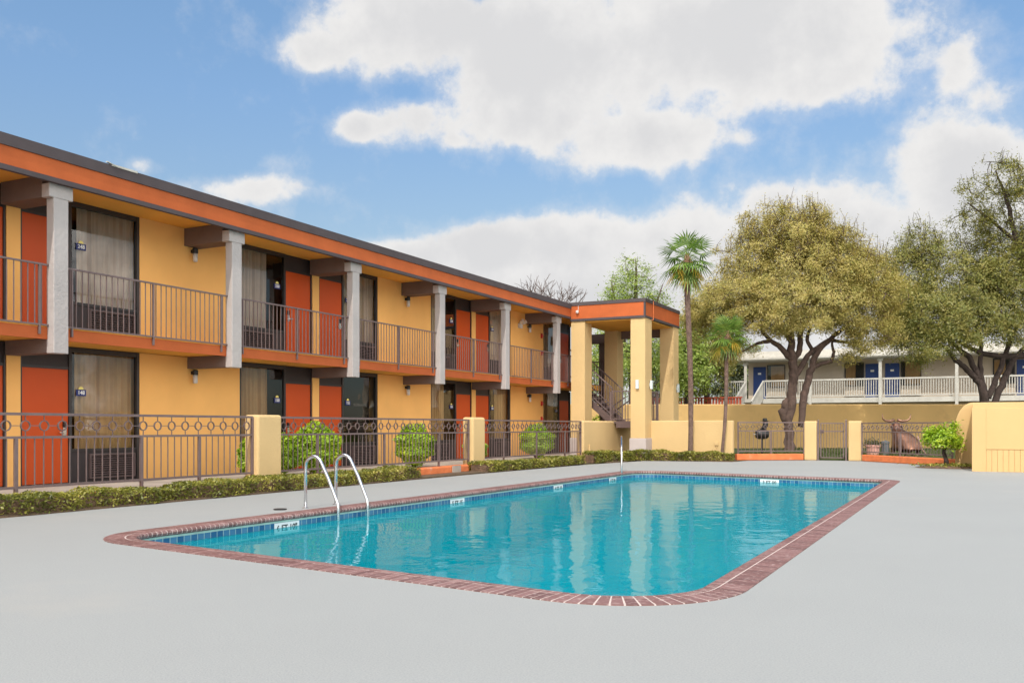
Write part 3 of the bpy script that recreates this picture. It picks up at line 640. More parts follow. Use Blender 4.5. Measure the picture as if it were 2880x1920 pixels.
mb = MB(); mb.tube([(TX1 + .03, 32.55, 5.83), (TX1 + .03, 32.55, 5.25), (TX1 + .03, 32.54, 5.16), (TX1 + .025, 32.48, 5.12), (TX1 + .01, 32.40, 5.13)], 0.014, 8); mb.build('conduit', M['orange_curb'], tower)
# brown walkway frame behind the stairs
mb = MB(); mb.box(-15.0, -14.75, 36.2, 36.45, 0.16, 5.1); mb.build('brown_post', M['beam'], tower)
mb = MB(); mb.box(-14.25, -13.98, 36.2, 36.45, 0.16, 5.1); mb.build('brown_post', M['beam'], tower)
mb = MB(); mb.box(-15.2, -13.66, 36.15, 36.5, 4.72, 5.10); mb.box(-13.0, -11.3, 35.5, 35.62, 4.78, 5.10); mb.build('brown_beam', M['beam'], tower)
mb = MB(); mb.box(-15.3, -14.1, 32.6, 36.5, 2.72, 2.90); mb.build('upper_landing', M['beam'], tower)

# staircase
st = thing('metal_staircase', 'brown metal staircase with open treads rising to the upper walkway', 'staircase', (-12, 33, 0))
ys = (32.75, 33.85); X0, Z0, X1, Z1 = -12.35, 1.44, -14.10, 2.98
for y in ys:
    mb = MB(); mb.bar((X0 + 0.12, y, Z0 - 0.16), (X1, y, Z1 - 0.12), 0.05, 0.24); mb.build('stringer', M['iron_dark'], st)
for k in range(8):
    t = (k + 0.5) / 8; x = X0 + (X1 - X0) * t; z = Z0 + (Z1 - Z0) * t
    mb = MB(); mb.box(x - 0.15, x + 0.15, ys[0] + .025, ys[1] - .025, z - 0.02, z + 0.025); mb.build('tread', M['iron'], st)
for y in ys:
    mb = MB(); mb.bar((X0, y, Z0 + 1.22), (X1, y, Z1 + 1.22), 0.04); mb.bar((X0, y, Z0 + 0.2), (X1, y, Z1 + 0.2), 0.035)
    for k in range(17):
        t = k / 16; x = X0 + (X1 - X0) * t; z = Z0 + (Z1 - Z0) * t; mb.bar((x, y, z + 0.0), (x, y, z + 1.22), 0.014 if 0 < k < 16 else 0.04)
    mb.build('stair_railing', M['iron'], st)
mb = MB(); mb.box(-12.35, -10.97, 32.27, 33.90, 1.33, 1.40); mb.box(-12.35, -11.5, 33.90, 34.92, 1.33, 1.40); mb.box(-12.0, -10.93, 32.20, 32.26, 1.17, 1.42); mb.box(-10.96, -10.90, 32.26, 33.92, 1.17, 1.42); mb.build('landing', M['iron_dark'], st)
for (a, c) in [((-12.22, 32.24), (-10.93, 32.24)), ((-10.93, 32.28), (-10.93, 33.9)), ((-10.97, 33.9), (-11.5, 33.9)), ((-11.5, 34.0), (-11.5, 34.9))]:
    mb = MB(); mb.bar((*a, 2.52), (*c, 2.52), 0.04); mb.bar((*a, 1.48), (*c, 1.48), 0.03); d = math.dist(a, c); n = int(d / 0.115)
    for k in range(n + 1):
        t = k / n; mb.bar((a[0] + (c[0] - a[0]) * t, a[1] + (c[1] - a[1]) * t, 1.42), (a[0] + (c[0] - a[0]) * t, a[1] + (c[1] - a[1]) * t, 2.51), 0.014 if 0 < k < n else 0.04)
    mb.build('landing_railing', M['iron'], st)
for y in (34.0, 34.9):
    mb = MB(); mb.bar((-12.2, y, 1.30), (-14.0, y, 0.2), 0.05, 0.22); mb.bar((-12.3, y, 2.35), (-14.0, y, 1.2), 0.04)
    for k in range(9):
        t = k / 8; mb.bar((-12.3 - 1.7 * t, y, 1.3 - 1.08 * t), (-12.3 - 1.7 * t, y, 2.34 - 1.13 * t), 0.016)
    mb.build('lower_flight', M['iron_dark'], st)
for (x, y) in [(-11.1, 32.75), (-11.1, 33.7), (-12.1, 34.7)]:
    mb = MB(); mb.box(x - .05, x + .05, y - .05, y + .05, 0.0, 1.33); mb.build('leg', M['iron_dark'], st)
mb = MB(); mb.bar((-10.95, 33.8, 1.17), (-11.1, 33.75, 0.92), 0.05); mb.build('bracket', M['iron_dark'], st)
mb = MB(); mb.box(-14.5, -13.2, 36.0, 36.03, 3.9, 3.94); mb.box(-14.5, -13.2, 36.0, 36.03, 2.95, 2.98)
for k in range(12): mb.box(-14.5 + k * 0.115, -14.485 + k * 0.115, 36.0, 36.03, 2.95, 3.94)
mb.build('upper_railing', M['iron_dark'], st)

# ------------------------------------------------------------------ walls, pillars, curbs
def slab(name, mat, label, cat, x0, x1, y0, y1, z0, z1, bev=0.04, group=None, seg=3):
    mb = MB(); mb.box(x0, x1, y0, y1, z0, z1); return tag(mb.build(name, mat, bevel=bev, seg=seg), label, cat, group)
slab('stucco_pillar', M['cream'], 'rough cream stucco fence pillar nearest the pool ladder', 'pillar', -12.42, -12.08, 13.24, 13.92, 0, 1.43, 0.05)
slab('stucco_pillar', M['cream'], 'cream stucco fence pillar farther along the walkway between two round shrubs', 'pillar', -12.42, -12.08, 21.5, 22.2, 0, 1.46, 0.06)
slab('painted_curb', M['orange_curb'], 'long low orange curb under the walkway fence, before the first pillar', 'curb', -12.35, -12.10, -9, 13.2, 0, 0.19, 0.03)
slab('painted_curb', M['orange_curb'], 'low orange curb behind the long hedge, between the two walkway pillars', 'curb', -12.35, -12.06, 13.95, 21.9, 0, 0.20, 0.04)
slab('painted_curb', M['orange_curb'], 'low orange curb under the fence that ends at the stair tower', 'curb', -12.35, -12.10, 22.2, 29.25, 0, 0.19, 0.03)
mb = MB(); mb.box(-12.05, -12.02, 20.35, 20.75, 0, 0.20); tag(mb.build('drain_chute', M['concrete']), 'small bare concrete drain chute breaking the orange curb', 'drain')
slab('stucco_wall', M['cream'], 'low rounded cream wall at the foot of the stair tower, beside the fence end', 'wall', -12.38, -12.10, 29.30, 34.6, 0, 1.42, 0.07, seg=4)
slab('stucco_wall', M['cream'], 'low cream wall behind the two palm trunks, right of the tower', 'wall', -11.3, -7.72, 32.42, 32.70, 0, 1.43, 0.04)
# back wall
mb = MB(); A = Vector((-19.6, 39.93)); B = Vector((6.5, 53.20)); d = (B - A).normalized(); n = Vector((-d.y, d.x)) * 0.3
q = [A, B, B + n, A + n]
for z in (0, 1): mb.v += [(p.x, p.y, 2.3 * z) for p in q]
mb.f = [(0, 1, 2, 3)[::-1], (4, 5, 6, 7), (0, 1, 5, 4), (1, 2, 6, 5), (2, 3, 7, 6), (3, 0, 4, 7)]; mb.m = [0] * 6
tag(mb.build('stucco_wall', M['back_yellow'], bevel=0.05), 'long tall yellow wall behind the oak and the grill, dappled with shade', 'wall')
WA, WD = A.copy(), d.copy()
# fence line on the right
PL = [(-7.72, 32.55), (-5.60, 34.30), (-5.22, 34.45), (-4.12, 34.42), (-3.66, 34.30), (-0.62, 30.70)]
def pillar(x, y, label):
    mb = MB(); mb.box(x - .215, x + .215, y - .17, y + .17, 0, 1.41); tag(mb.build('stucco_pillar', M['cream'], bevel=0.035), label, 'pillar')
pillar(-5.385, 34.55, 'square cream pillar left of the metal gate'); pillar(-3.87, 34.52, 'square cream pillar right of the metal gate, beside the pink pot')
def curb_seg(a, c, label, z=0.23):
    a, c = Vector(a), Vector(c); d = (c - a).normalized(); n = Vector((-d.y, d.x)) * 0.22; mb = MB()
    q = [a, c, c + n, a + n]
    for k in (0, z): mb.v += [(p.x, p.y, k) for p in q]
    mb.f = [(3, 2, 1, 0), (4, 5, 6, 7), (0, 1, 5, 4), (1, 2, 6, 5), (2, 3, 7, 6), (3, 0, 4, 7)]; mb.m = [0] * 6
    tag(mb.build('painted_curb', M['orange_curb'], bevel=0.03), label, 'curb')
curb_seg((-7.7, 33.0), (-5.61, 34.40), 'orange curb under the fence in front of the grill')
curb_seg((-3.63, 34.25), (-0.62, 30.72), 'orange curb under the fence in front of the bull statue')

# iron fences
def iron_fence(a, c, zs, label, posts, group=None, ringstep=0.30, pick=0.145, rr=0.072, inset=0.0):
    z0, zb, zm, zt = zs; a = Vector((a[0], a[1], 0)); c = Vector((c[0], c[1], 0)); D = (c - a).length; d = (c - a) / D
    f = thing('iron_fence', label, 'fence', tuple((a + c) / 2), group)
    P = lambda s, z: tuple(a + d * s + Vector((0, 0, z)))
    mb = MB()
    for z, w in ((zt, 0.04), (zm, 0.036), (zb, 0.036)): mb.bar(P(0, z), P(D, z), w)
    mb.build('rails', M['iron'], f)
    mb = MB(); n = round(D / pick)
    for k in range(1, n): mb.bar(P(D * k / n, zb), P(D * k / n, zm), 0.014)
    mb.build('pickets', M['iron'], f)
    mb = MB(); n = round(D / ringstep); zc = (zm + zt) / 2; nd = Vector((-d.y, d.x, 0))
    for k in range(n):
        s = D * (k + 0.5) / n; m = 20
        for j in range(m):
            a1, a2 = 2 * math.pi * j / m, 2 * math.pi * (j + 1) / m
            ri, ro, w = rr - 0.006, rr + 0.006, 0.014
            def q(r, an, off): return tuple(a + d * (s + r * math.cos(an)) + Vector((0, 0, zc + r * math.sin(an))) + nd * off)
            mb.quad(q(ri, a1, -w), q(ri, a2, -w), q(ro, a2, -w), q(ro, a1, -w)); mb.quad(q(ro, a1, w), q(ro, a2, w), q(ri, a2, w), q(ri, a1, w))
            mb.quad(q(ro, a1, -w), q(ro, a2, -w), q(ro, a2, w), q(ro, a1, w)); mb.quad(q(ri, a1, w), q(ri, a2, w), q(ri, a2, -w), q(ri, a1, -w))
        mb.bar(P(s, zc + rr), P(s, zt), 0.012); mb.bar(P(s, zm), P(s, zc - rr), 0.012)
        s2 = s + D / n - rr if k < n - 1 else D
        mb.bar(P(s + rr, zc), P(s2, zc), 0.011)
    mb.build('ring_band', M['iron'], f)
    for s in posts:
        full = s in (posts[0], posts[-1])
        mb = MB(); mb.bar(P(s, z0), P(s, zt if full else zm), 0.045); mb.build('post', M['iron'], f)
    return f
ZL = (0.19, 0.335, 1.05, 1.385)
iron_fence((-12.2, -0.5), (-12.2, 13.22), ZL, 'brown iron fence with a ring band running to the first cream pillar', [0, 2.2, 4.4, 6.7, 8.95, 11.15, 12.4, 13.72])
iron_fence((-12.2, 13.94), (-12.2, 21.48), ZL, 'brown iron fence with ring band between the two walkway pillars', [0.02, 1.2, 3.6, 6.0, 7.52])
iron_fence((-12.2, 22.22), (-12.2, 29.3), ZL, 'brown iron fence with ring band between the farther pillar and the tower wall', [0.02, 1.3, 3.5, 5.7, 7.06])
ZR = (0.22, 0.33, 1.08, 1.375)
iron_fence((-7.7, 33.10), (-5.60, 34.48), (0.22, 0.33, 1.06, 1.36), 'iron fence panel in front of the black grill and the oak trunk', [0.02, 1.25, 2.49], ringstep=0.22, rr=0.055)
iron_fence((-3.64, 34.36), (-0.66, 30.86), (0.22, 0.33, 1.03, 1.33), 'iron fence panel in front of the bronze bull statue', [0.02, 2.1, 4.55], ringstep=0.26, rr=0.06)
# gate
g = thing('metal_gate', 'narrow brown metal gate with a latch between two cream pillars', 'gate', (-4.65, 34.5, 0))
for x in (-5.12, -4.17):
    mb = MB(); mb.box(x - .03, x + .03, 34.42, 34.48, 0, 1.37); p = mb.build('gate_post', M['iron'], g); mb = MB(); mb.lathe([(0.012, 0), (0.03, 0.03), (0.03, 0.06), (0.008, 0.10)], (x, 34.45, 1.37), 10); mb.build('finial', M['iron'], p)
mb = MB()
for z in (0.10, 1.04, 1.33): mb.bar((-5.05, 34.45, z), (-4.24, 34.45, z), 0.036)
for x in (-5.03, -4.26): mb.bar((x, 34.45, 0.10), (x, 34.45, 1.33), 0.036)
mb.build('gate_frame', M['iron'], g)
mb = MB()
for k in range(1, 8): mb.bar((-5.03 + k * 0.096, 34.45, 0.11), (-5.03 + k * 0.096, 34.45, 1.32), 0.014)
mb.build('pickets', M['iron'], g)
mb = MB(); mb.box(-5.06, -4.93, 34.40, 34.43, 0.97, 1.10); mb.bar((-5.0, 34.38, 1.03), (-4.88, 34.38, 1.03), 0.02); mb.build('latch', M['iron_dark'], g)

mb = MB(); p = WA + WD * 8.1; mb.bar((p.x, p.y - .04, 1.46), (p.x, p.y - .04, 1.62), 0.12, 0.1); tag(mb.build('junction_box', M['black']), 'small black junction box on the tall yellow back wall, between the palms', 'junction box')
# conduit on the tower wall
o = MB(); o.tube([(-12.07, 29.85, 0.42), (-12.07, 29.9, 0.33), (-12.07, 30.1, 0.30), (-12.07, 31.5, 0.33), (-12.07, 33.5, 0.40)], 0.012, 8); o.box(-12.1, -12.06, 29.78, 29.9, 0.38, 0.58); o.box(-12.1, -12.075, 29.80, 29.88, 0.0, 0.38)
tag(o.build('conduit', M['cream']), 'cream conduit with an outlet box running along the low tower wall', 'conduit')
o = MB(); o.tube([(-10.6, 32.39, 0.31), (-8.6, 32.39, 0.30), (-8.3, 32.39, 0.33), (-8.28, 32.39, 0.55)], 0.012, 8); o.box(-8.34, -8.22, 32.36, 32.42, 0.55, 0.66)
tag(o.build('conduit', M['cream']), 'cream conduit running along the low wall behind the palms', 'conduit')

# ------------------------------------------------------------------ pump enclosure and arched wall
mb = MB(); prof = [(-0.60, 0), (-0.60, 1.18)] + [(-0.60 + 0.47 * (1 - math.cos(a)), 1.18 + 0.74 * math.sin(a)) for a in [k * math.pi / 2 / 14 for k in range(1, 15)]] + [(3.4, 1.92), (3.4, 0)]
for y in (30.42, 30.66): mb.v += [(x, y, z) for x, z in prof]
k = len(prof); mb.f = [tuple(range(k)), tuple(range(k, 2 * k))[::-1]] + [(i, i + k, (i + 1) % k + k, (i + 1) % k) for i in range(k)]; mb.m = [0] * len(mb.f)
tag(mb.build('stucco_wall', M['fence_wall'], bevel=0.02), 'cream wall end with a rounded top corner behind the small tree', 'wall')
en = thing('pump_enclosure', 'cream boarded pool pump enclosure at the right edge of the deck', 'enclosure', (1.7, 29, 0))
mb = MB(); mb.box(-0.13, 4.2, 27.80, 30.40, 0.0, 1.85); mb.build('box', M['fence_wall'], en, bevel=0.01)
mb = MB(); mb.box(-0.14, 0.20, 27.775, 27.80, 0.0, 1.72); mb.box(0.20, 1.14, 27.77, 27.80, 0.60, 1.70); mb.box(1.16, 1.25, 27.775, 27.80, 0.0, 1.72); mb.box(1.27, 1.36, 27.775, 27.8, 0, 1.72); mb.box(1.40, 2.4, 27.77, 27.80, 0.60, 1.70)
mb.build('panel', M['fence_wall'], en, bevel=0.004)
mb = MB()
for k in range(8): x = 0.205 + k * 0.134; mb.box(x, x + 0.126, 27.782, 27.80, 0.0, 0.585)
for k in range(8): x = 1.40 + k * 0.134; mb.box(x, x + 0.126, 27.782, 27.80, 0.0, 0.585)
mb.build('boards', M['fence_wall'], en, bevel=0.004)
mb = MB(); mb.bar((1.24, 27.765, 1.18), (1.34, 27.765, 1.20), 0.014); mb.build('latch', M['iron'], en)

# ------------------------------------------------------------------ pool rails, drain
lad = thing('pool_ladder', 'pair of arched stainless steel ladder rails on the left pool edge', 'pool ladder', (-8.6, 11.1, 0))
for y in (10.72, 11.44):
    x0 = -8.86; pts = [(x0, y, 0.0), (x0, y, 0.55)]
    for k in range(9):
        a = math.pi - k * (math.pi * 0.86) / 8; pts.append((x0 + 0.15 + 0.15 * math.cos(a), y, 0.62 + 0.15 * math.sin(a)))
    pts += [(x0 + 0.42, y, 0.45), (x0 + 0.555, y, 0.16), (x0 + 0.585, y, 0.09), (x0 + 0.595, y, 0.02), (x0 + 0.595, y, -0.9)]
    mb = MB(); mb.tube(pts, 0.024, 14); r = mb.build('rail', M['steel'], lad, smooth=True)
    mb = MB(); mb.lathe([(0.05, 0.0), (0.05, 0.006), (0.028, 0.014)], (x0, y, 0), 16); mb.build('flange', M['steel'], r)
for z in (-0.4, -0.7):
    mb = MB(); mb.box(-8.30, -8.20, 10.74, 11.42, z - .015, z + .015); mb.build('step', M['steel'], lad)
hr = thing('pool_handrail', 'single stainless handrail seen edge on at the far pool corner', 'handrail', (-8.3, 23.2, 0))
d = Vector((0.345, -0.94)); p0 = Vector((-8.62, 23.55)); pts = []
for s, z in [(0, 0), (0, 0.6), (0.03, 0.78), (0.12, 0.9), (0.25, 0.94), (0.38, 0.92), (0.75, 0.75), (0.95, 0.62), (1.02, 0.5), (1.05, 0.3), (1.05, -0.8)]: pts.append((p0.x + d.x * s, p0.y + d.y * s, z))
mb = MB(); mb.tube(pts, 0.026, 12); mb.build('rail', M['steel'], hr, smooth=True)
mb = MB(); mb.lathe([(0.05, 0), (0.05, 0.008), (0.028, 0.014)], (p0.x, p0.y, 0), 14); mb.build('flange', M['steel'], hr)
mb = MB(); mb.lathe([(0.095, 0.0), (0.095, 0.012), (0.08, 0.016), (0.02, 0.016)], (-9.02, 10.35, 0.001), 20)
tag(mb.build('drain_cover', M['black']), 'round black drain cover on the deck near the pool ladder', 'drain cover')

# ------------------------------------------------------------------ hedges and shrubs
def hedge(name, label, line, h, w, n, leaf=(0.05, 0.028)):
    t = thing(name, label, 'hedge', (line[0][0], line[0][1], 0)); L = []
    core = MB()
    for a, c in zip(line, line[1:]): L.append(math.dist(a, c))
    tot = sum(L); Ps = []
    for (a, c), l in zip(zip(line, line[1:]), L):
        m = int(n * l / tot); a = Vector(a); c = Vector(c); d = (c - a) / l; nn = Vector((-d.y, d.x))
        s = rng.uniform(0, l, m); u = rng.uniform(-1, 1, m); z = rng.uniform(0.0, 1, m)
        hh = h * (0.86 + 0.16 * np.sin(s * 2.3) * np.sin(s * 0.9 + 1) + 0.08 * np.sin(s * 7.1))
        sd = rng.random(m); u = np.where(sd < 0.5, np.sign(u) * (0.82 + 0.25 * rng.random(m)), u); z = np.where(sd >= 0.5, 0.8 + 0.25 * rng.random(m), z)
        wob = 1 + 0.12 * np.sin(s * 3.7 + 0.5) + 0.08 * np.sin(s * 9.0)
        Ps.append(np.stack([a.x + d.x * s + nn.x * u * w / 2 * wob, a.y + d.y * s + nn.y * u * w / 2 * wob, z * hh + 0.02], 1))
        q = [a - nn * w * .38, c - nn * w * .38, c + nn * w * .38, a + nn * w * .38]; i = len(core.v)
        for zz in (0.0, h * 0.72): core.v += [(p.x, p.y, zz) for p in q]
        core.f += [tuple(i + k for k in f) for f in ((3, 2, 1, 0), (4, 5, 6, 7), (0, 1, 5, 4), (1, 2, 6, 5), (2, 3, 7, 6), (3, 0, 4, 7))]; core.m += [0] * 6
    np_quads('foliage', leaf_quads(np.concatenate(Ps), leaf[0], leaf[1], 0.5), L_HEDGE, parent=t)
    core.build('stems', M['mulch'], t)
    return t
hedge('low_hedge', 'long low clipped hedge with yellowing leaves along the walkway fence', [(-11.77, 3.0), (-11.77, 18.0)], 0.275, 0.60, 30000)
hedge('low_hedge', 'low hedge between the second walkway pillar and the tower wall', [(-11.74, 21.2), (-11.62, 27.6)], 0.26, 0.62, 10000, (0.06, 0.034))
hedge('low_hedge', 'low hedge wrapping the foot of the stair tower and the palms', [(-11.55, 28.4), (-11.0, 31.15), (-7.55, 31.95)], 0.36, 0.5, 11000, (0.07, 0.04))
def shrub(label, x, y, r, h, n, mat=L_BRIGHT, z0=0.16, leaf=(0.075, 0.035), group=None, squash=1.0):
    t = thing('round_shrub', label, 'shrub', (x, y, z0), group)
    mb = MB()
    for k in range(7):
        a = k * 0.9; mb.tube([(x + 0.03 * math.cos(a), y + 0.03 * math.sin(a), z0), (x + 0.35 * r * math.cos(a), y + 0.35 * r * math.sin(a), z0 + h * 0.3), (x + 0.7 * r * math.cos(a), y + 0.7 * r * math.sin(a), z0 + h * 0.7)], [0.018, 0.012, 0.005], 5)
    mb.build('stems', M['bark'], t)
    v = rng.normal(size=(n, 3)); v /= np.linalg.norm(v, axis=1)[:, None]
    lump = 1 + 0.10 * np.sin(v[:, 0] * 5 + x) * np.sin(v[:, 1] * 6 + y) + 0.08 * np.sin(v[:, 2] * 9 + x * 3)
    rad = (0.45 + 0.55 * rng.random(n) ** 0.4) * lump
    P = v * rad[:, None] * np.array([r, r, h / 2 * 0.95]) + np.array([x, y, z0 + h / 2 + 0.04]); P[:, 2] = np.maximum(P[:, 2], z0 + 0.05)
    np_quads('foliage', leaf_quads(P, leaf[0], leaf[1], 0.25, cen=(x, y, z0 + h * 0.35)), mat, parent=t)
    return t
shrub('large bright green round shrub behind the fence, right of the first pillar', -12.95, 16.0, 0.56, 1.10, 11000)
shrub('smaller yellow green shrub tucked against the first cream pillar', -12.75, 14.55, 0.46, 0.86, 8000)
shrub('sliver of green shrub showing at the left side of the first pillar', -12.95, 13.95, 0.24, 0.80, 2200)
shrub('bright green round shrub standing alone before the yellow wall panel', -12.95, 19.95, 0.52, 1.08, 9500)
shrub('small loose green shrub just right of the second walkway pillar', -12.85, 23.0, 0.34, 0.72, 4500)
shrub('dense green round shrub near the tower end of the walkway fence', -12.9, 27.2, 0.56, 1.10, 9500)
shrub('low green shrub peeking over the wall under the stairs', -13.0, 32.6, 0.35, 1.55, 1800, z0=0.05)

# small tree on the mulch patch
t = thing('small_tree', 'small bushy tree with a leaning dark trunk and bright green leaves on the mulch', 'tree', (-0.83, 30.0, 0))
mb = MB(); mb.tube([(-0.80, 29.95, 0.03), (-0.84, 29.95, 0.25), (-0.90, 29.97, 0.45), (-0.86, 29.98, 0.62)], [0.085, 0.06, 0.055, 0.05], 9)
CL = []
for k in range(12):
    a = k * 2.4; rr = 0.24 + 0.16 * random.random(); c = (-0.93 + rr * math.cos(a) * 1.1, 30.0 + rr * math.sin(a) * 0.8, 0.72 + 0.42 * random.random())
    CL.append(c); mb.tube([(-0.86, 29.98, 0.6), (-0.88 + rr * .4 * math.cos(a), 29.98 + rr * .4 * math.sin(a), 0.72), c], [0.03, 0.018, 0.006], 6)
CL += [(-0.95, 30, 1.12), (-1.2, 29.9, 1.0), (-0.62, 30, 1.18), (-0.72, 29.85, 0.75), (-1.15, 30.1, 0.72)]
mb.build('trunk', M['barkdark'], t, smooth=True)
P = np.concatenate([np.array(c) + rng.normal(size=(190, 3)) * 0.095 for c in CL]); np_quads('crown', leaf_quads(P, 0.085, 0.05, 0.3, cen=(-0.9, 30.0, 0.75)), L_BRIGHT, parent=t)

# ------------------------------------------------------------------ trees
def frame(x, y):          # a tree-local frame: r to the right and d away as seen from the pool, heights in metres
    return lambda r, d, z: (x + CT * r - ST * d, y + ST * r + CT * d, z)
def make_tree(name, label, base, limbs, blobs, clumps, per, leaf, cr, lmat, bark, group=None, twigs=True, droop=0.0, seed=1, shell=0.55):
    rg = random.Random(seed); F = frame(base[0], base[1]); t = thing(name, label, 'tree', (base[0], base[1], 0), group)
    mb = MB(); nodes_ = []
    for pts, rad in limbs:
        # densify with slight wobble
        Q = [Vector(F(*p)) for p in pts]; QQ = []; RR = []
        for i in range(len(Q) - 1):
            for s in range(4):
                u = s / 4; w = rad[i] * 0.25
                QQ.append(Q[i].lerp(Q[i + 1], u) + (Vector((rg.uniform(-w, w), rg.uniform(-w, w), rg.uniform(-w, w) * .5)) if (s or i) else Vector())); RR.append(rad[i] + (rad[i + 1] - rad[i]) * u)
        QQ.append(Q[-1]); RR.append(rad[-1]); mb.tube(QQ, RR, 10); nodes_ += QQ[3:]
    cent = []
    wsum = sum(b[6] if len(b) > 6 else b[3] * b[5] for b in blobs)
    for bl in blobs:
        r0, d0, z0, ar, ad, az = bl[:6]; wgt = bl[6] if len(bl) > 6 else ar * az
        for k in range(max(1, int(clumps * wgt / wsum))):
            v = Vector((rg.gauss(0, 1), rg.gauss(0, 1), rg.gauss(0, 1))).normalized(); q = shell + (1 - shell) * rg.random() ** 0.5; q *= 1 + 0.16 * rg.gauss(0, 1)
            cent.append(Vector(F(r0 + v.x * ar * q, d0 + v.y * ad * q, z0 + v.z * az * q)))
    if twigs:
        SK = np.array([tuple(p) for p in nodes_]); CA = np.array([tuple(c) for c in cent])
        dist = np.array([np.min(((SK - c) ** 2).sum(1)) for c in CA]); nodes_arr = SK; add = []
        for ci in np.argsort(dist):
            c = CA[ci]; dd = ((nodes_arr - c) ** 2).sum(1); nb = nodes_arr[int(np.argmin(dd))]; nbv = Vector(nb); cv = Vector(c); ln = (cv - nbv).length
            mid = nbv.lerp(cv, 0.5) + Vector((rg.uniform(-.2, .2), rg.uniform(-.2, .2), rg.uniform(-.05, .25))) * ln * 0.5
            r = 0.012 + 0.012 * min(ln, 1.5); mb.tube([nbv, mid, cv], [r, r * .7, r * .35], 4, cap=False)
            nodes_arr = np.vstack([nodes_arr, [tuple(mid)], [tuple(nbv.lerp(cv, .85))]])
    ctr = sum(cent, Vector()) / len(cent); shoots = []
    if twigs and shell >= 0.5:          # thin upright shoots that break the crown's outline
        tops = sorted(cent, key=lambda c: -(c.z - ctr.z + 0.35 * (Vector((c.x, c.y, 0)) - Vector((ctr.x, ctr.y, 0))).length))[:len(cent) // 3]
        for c in tops:
            q = c + Vector((rg.uniform(-.25, .25), rg.uniform(-.25, .25), rg.uniform(.25, .75))); mb.tube([c, c.lerp(q, .5) + Vector((rg.uniform(-.06, .06), rg.uniform(-.06, .06), 0)), q], [0.012, 0.009, 0.004], 4, cap=False)
            for k in range(9): shoots.append(c.lerp(q, rg.uniform(0.1, 1.0)) + Vector((rg.gauss(0, .045), rg.gauss(0, .045), rg.gauss(0, .04))))
    mb.build('trunk', bark, t, smooth=True)
    C = np.array([tuple(c) for c in cent]); n = len(C) * per
    idx = rng.choice(len(C), n, p=(lambda w: w / w.sum())(rng.uniform(0.15, 1.0, len(C)) ** 1.3)); sz = rng.uniform(0.55, 1.25, len(C))[idx][:, None]
    off = rng.normal(size=(n, 3)) * cr * sz * np.array([1, 1, 0.75])
    if droop: off[:, 2] -= np.abs(rng.normal(size=n)) * droop
    PP = C[idx] + off
    if shoots: PP = np.concatenate([PP, np.array([tuple(p) for p in shoots])])
    np_quads('crown', leaf_quads(PP, leaf[0], leaf[1], 0.3, cen=C.mean(0) - np.array([0, 0, 1.0])), lmat, parent=t)
    return t
# big oak: measured at 68.7 px/m, r from x = 2222
def ok(x, y, d=0.0): return ((x - 2222) / 68.7, d, 1.2 + (1200 - y) / 68.7)
oak_l = [([ok(2222, 1275), ok(2221, 1230), ok(2218, 1185), ok(2224, 1140), ok(2229, 1085), ok(2230, 1040), ok(2227, 1000), ok(2225, 965), ok(2232, 900)], [0.25, 0.185, 0.18, 0.195, 0.19, 0.185, 0.17, 0.14, 0.08]),
         ([ok(2252, 1200), ok(2258, 1135), ok(2268, 1085), ok(2280, 1045), ok(2290, 1010), ok(2310, 975), ok(2345, 945), ok(2400, 905)], [0.12, 0.155, 0.15, 0.145, 0.135, 0.11, 0.09, 0.05]),
         ([ok(2207, 1185), ok(2203, 1160), ok(2208, 1135), ok(2220, 1115)], [0.10, 0.19, 0.15, 0.08]),
         ([ok(2226, 1010), ok(2208, 990), ok(2192, 972), ok(2168, 958), ok(2130, 965), ok(2095, 985), ok(2060, 1000)], [0.13, 0.12, 0.11, 0.09, 0.06, 0.04, 0.02]),
         ([ok(2168, 958), ok(2140, 925), ok(2100, 890), ok(2050, 860)], [0.09, 0.07, 0.05, 0.025]),
         ([ok(2230, 1020), ok(2248, 985), ok(2252, 940), ok(2262, 880), ok(2280, 800)], [0.13, 0.12, 0.11, 0.08, 0.04]),
         ([ok(2286, 1035), ok(2310, 1022), ok(2340, 1016), ok(2345, 990), ok(2340, 965), ok(2350, 930)], [0.10, 0.09, 0.075, 0.06, 0.05, 0.03]),
         ([ok(2235, 1060), ok(2262, 1015), ok(2285, 985), ok(2330, 955), ok(2380, 962), ok(2440, 985)], [0.12, 0.12, 0.10, 0.08, 0.06, 0.02]),
         ([ok(2285, 985), ok(2270, 955), ok(2280, 915), ok(2310, 860)], [0.08, 0.075, 0.06, 0.03]),
         ([ok(2225, 960), ok(2205, 900, .6), ok(2180, 820, 1.2), ok(2150, 760, 1.5)], [0.11, 0.09, 0.06, 0.03]),
         ([ok(2232, 900), ok(2238, 800, -.6), ok(2230, 700, -.9)], [0.08, 0.06, 0.02])]
def bl(f, x, y, ax, ay, d=0, ad=1.8, k=68.7, w=None):
    p = f(x, y, d); r = (p[0], d, p[2], ax / k, ad, ay / k); return r + ((w,) if w else ())
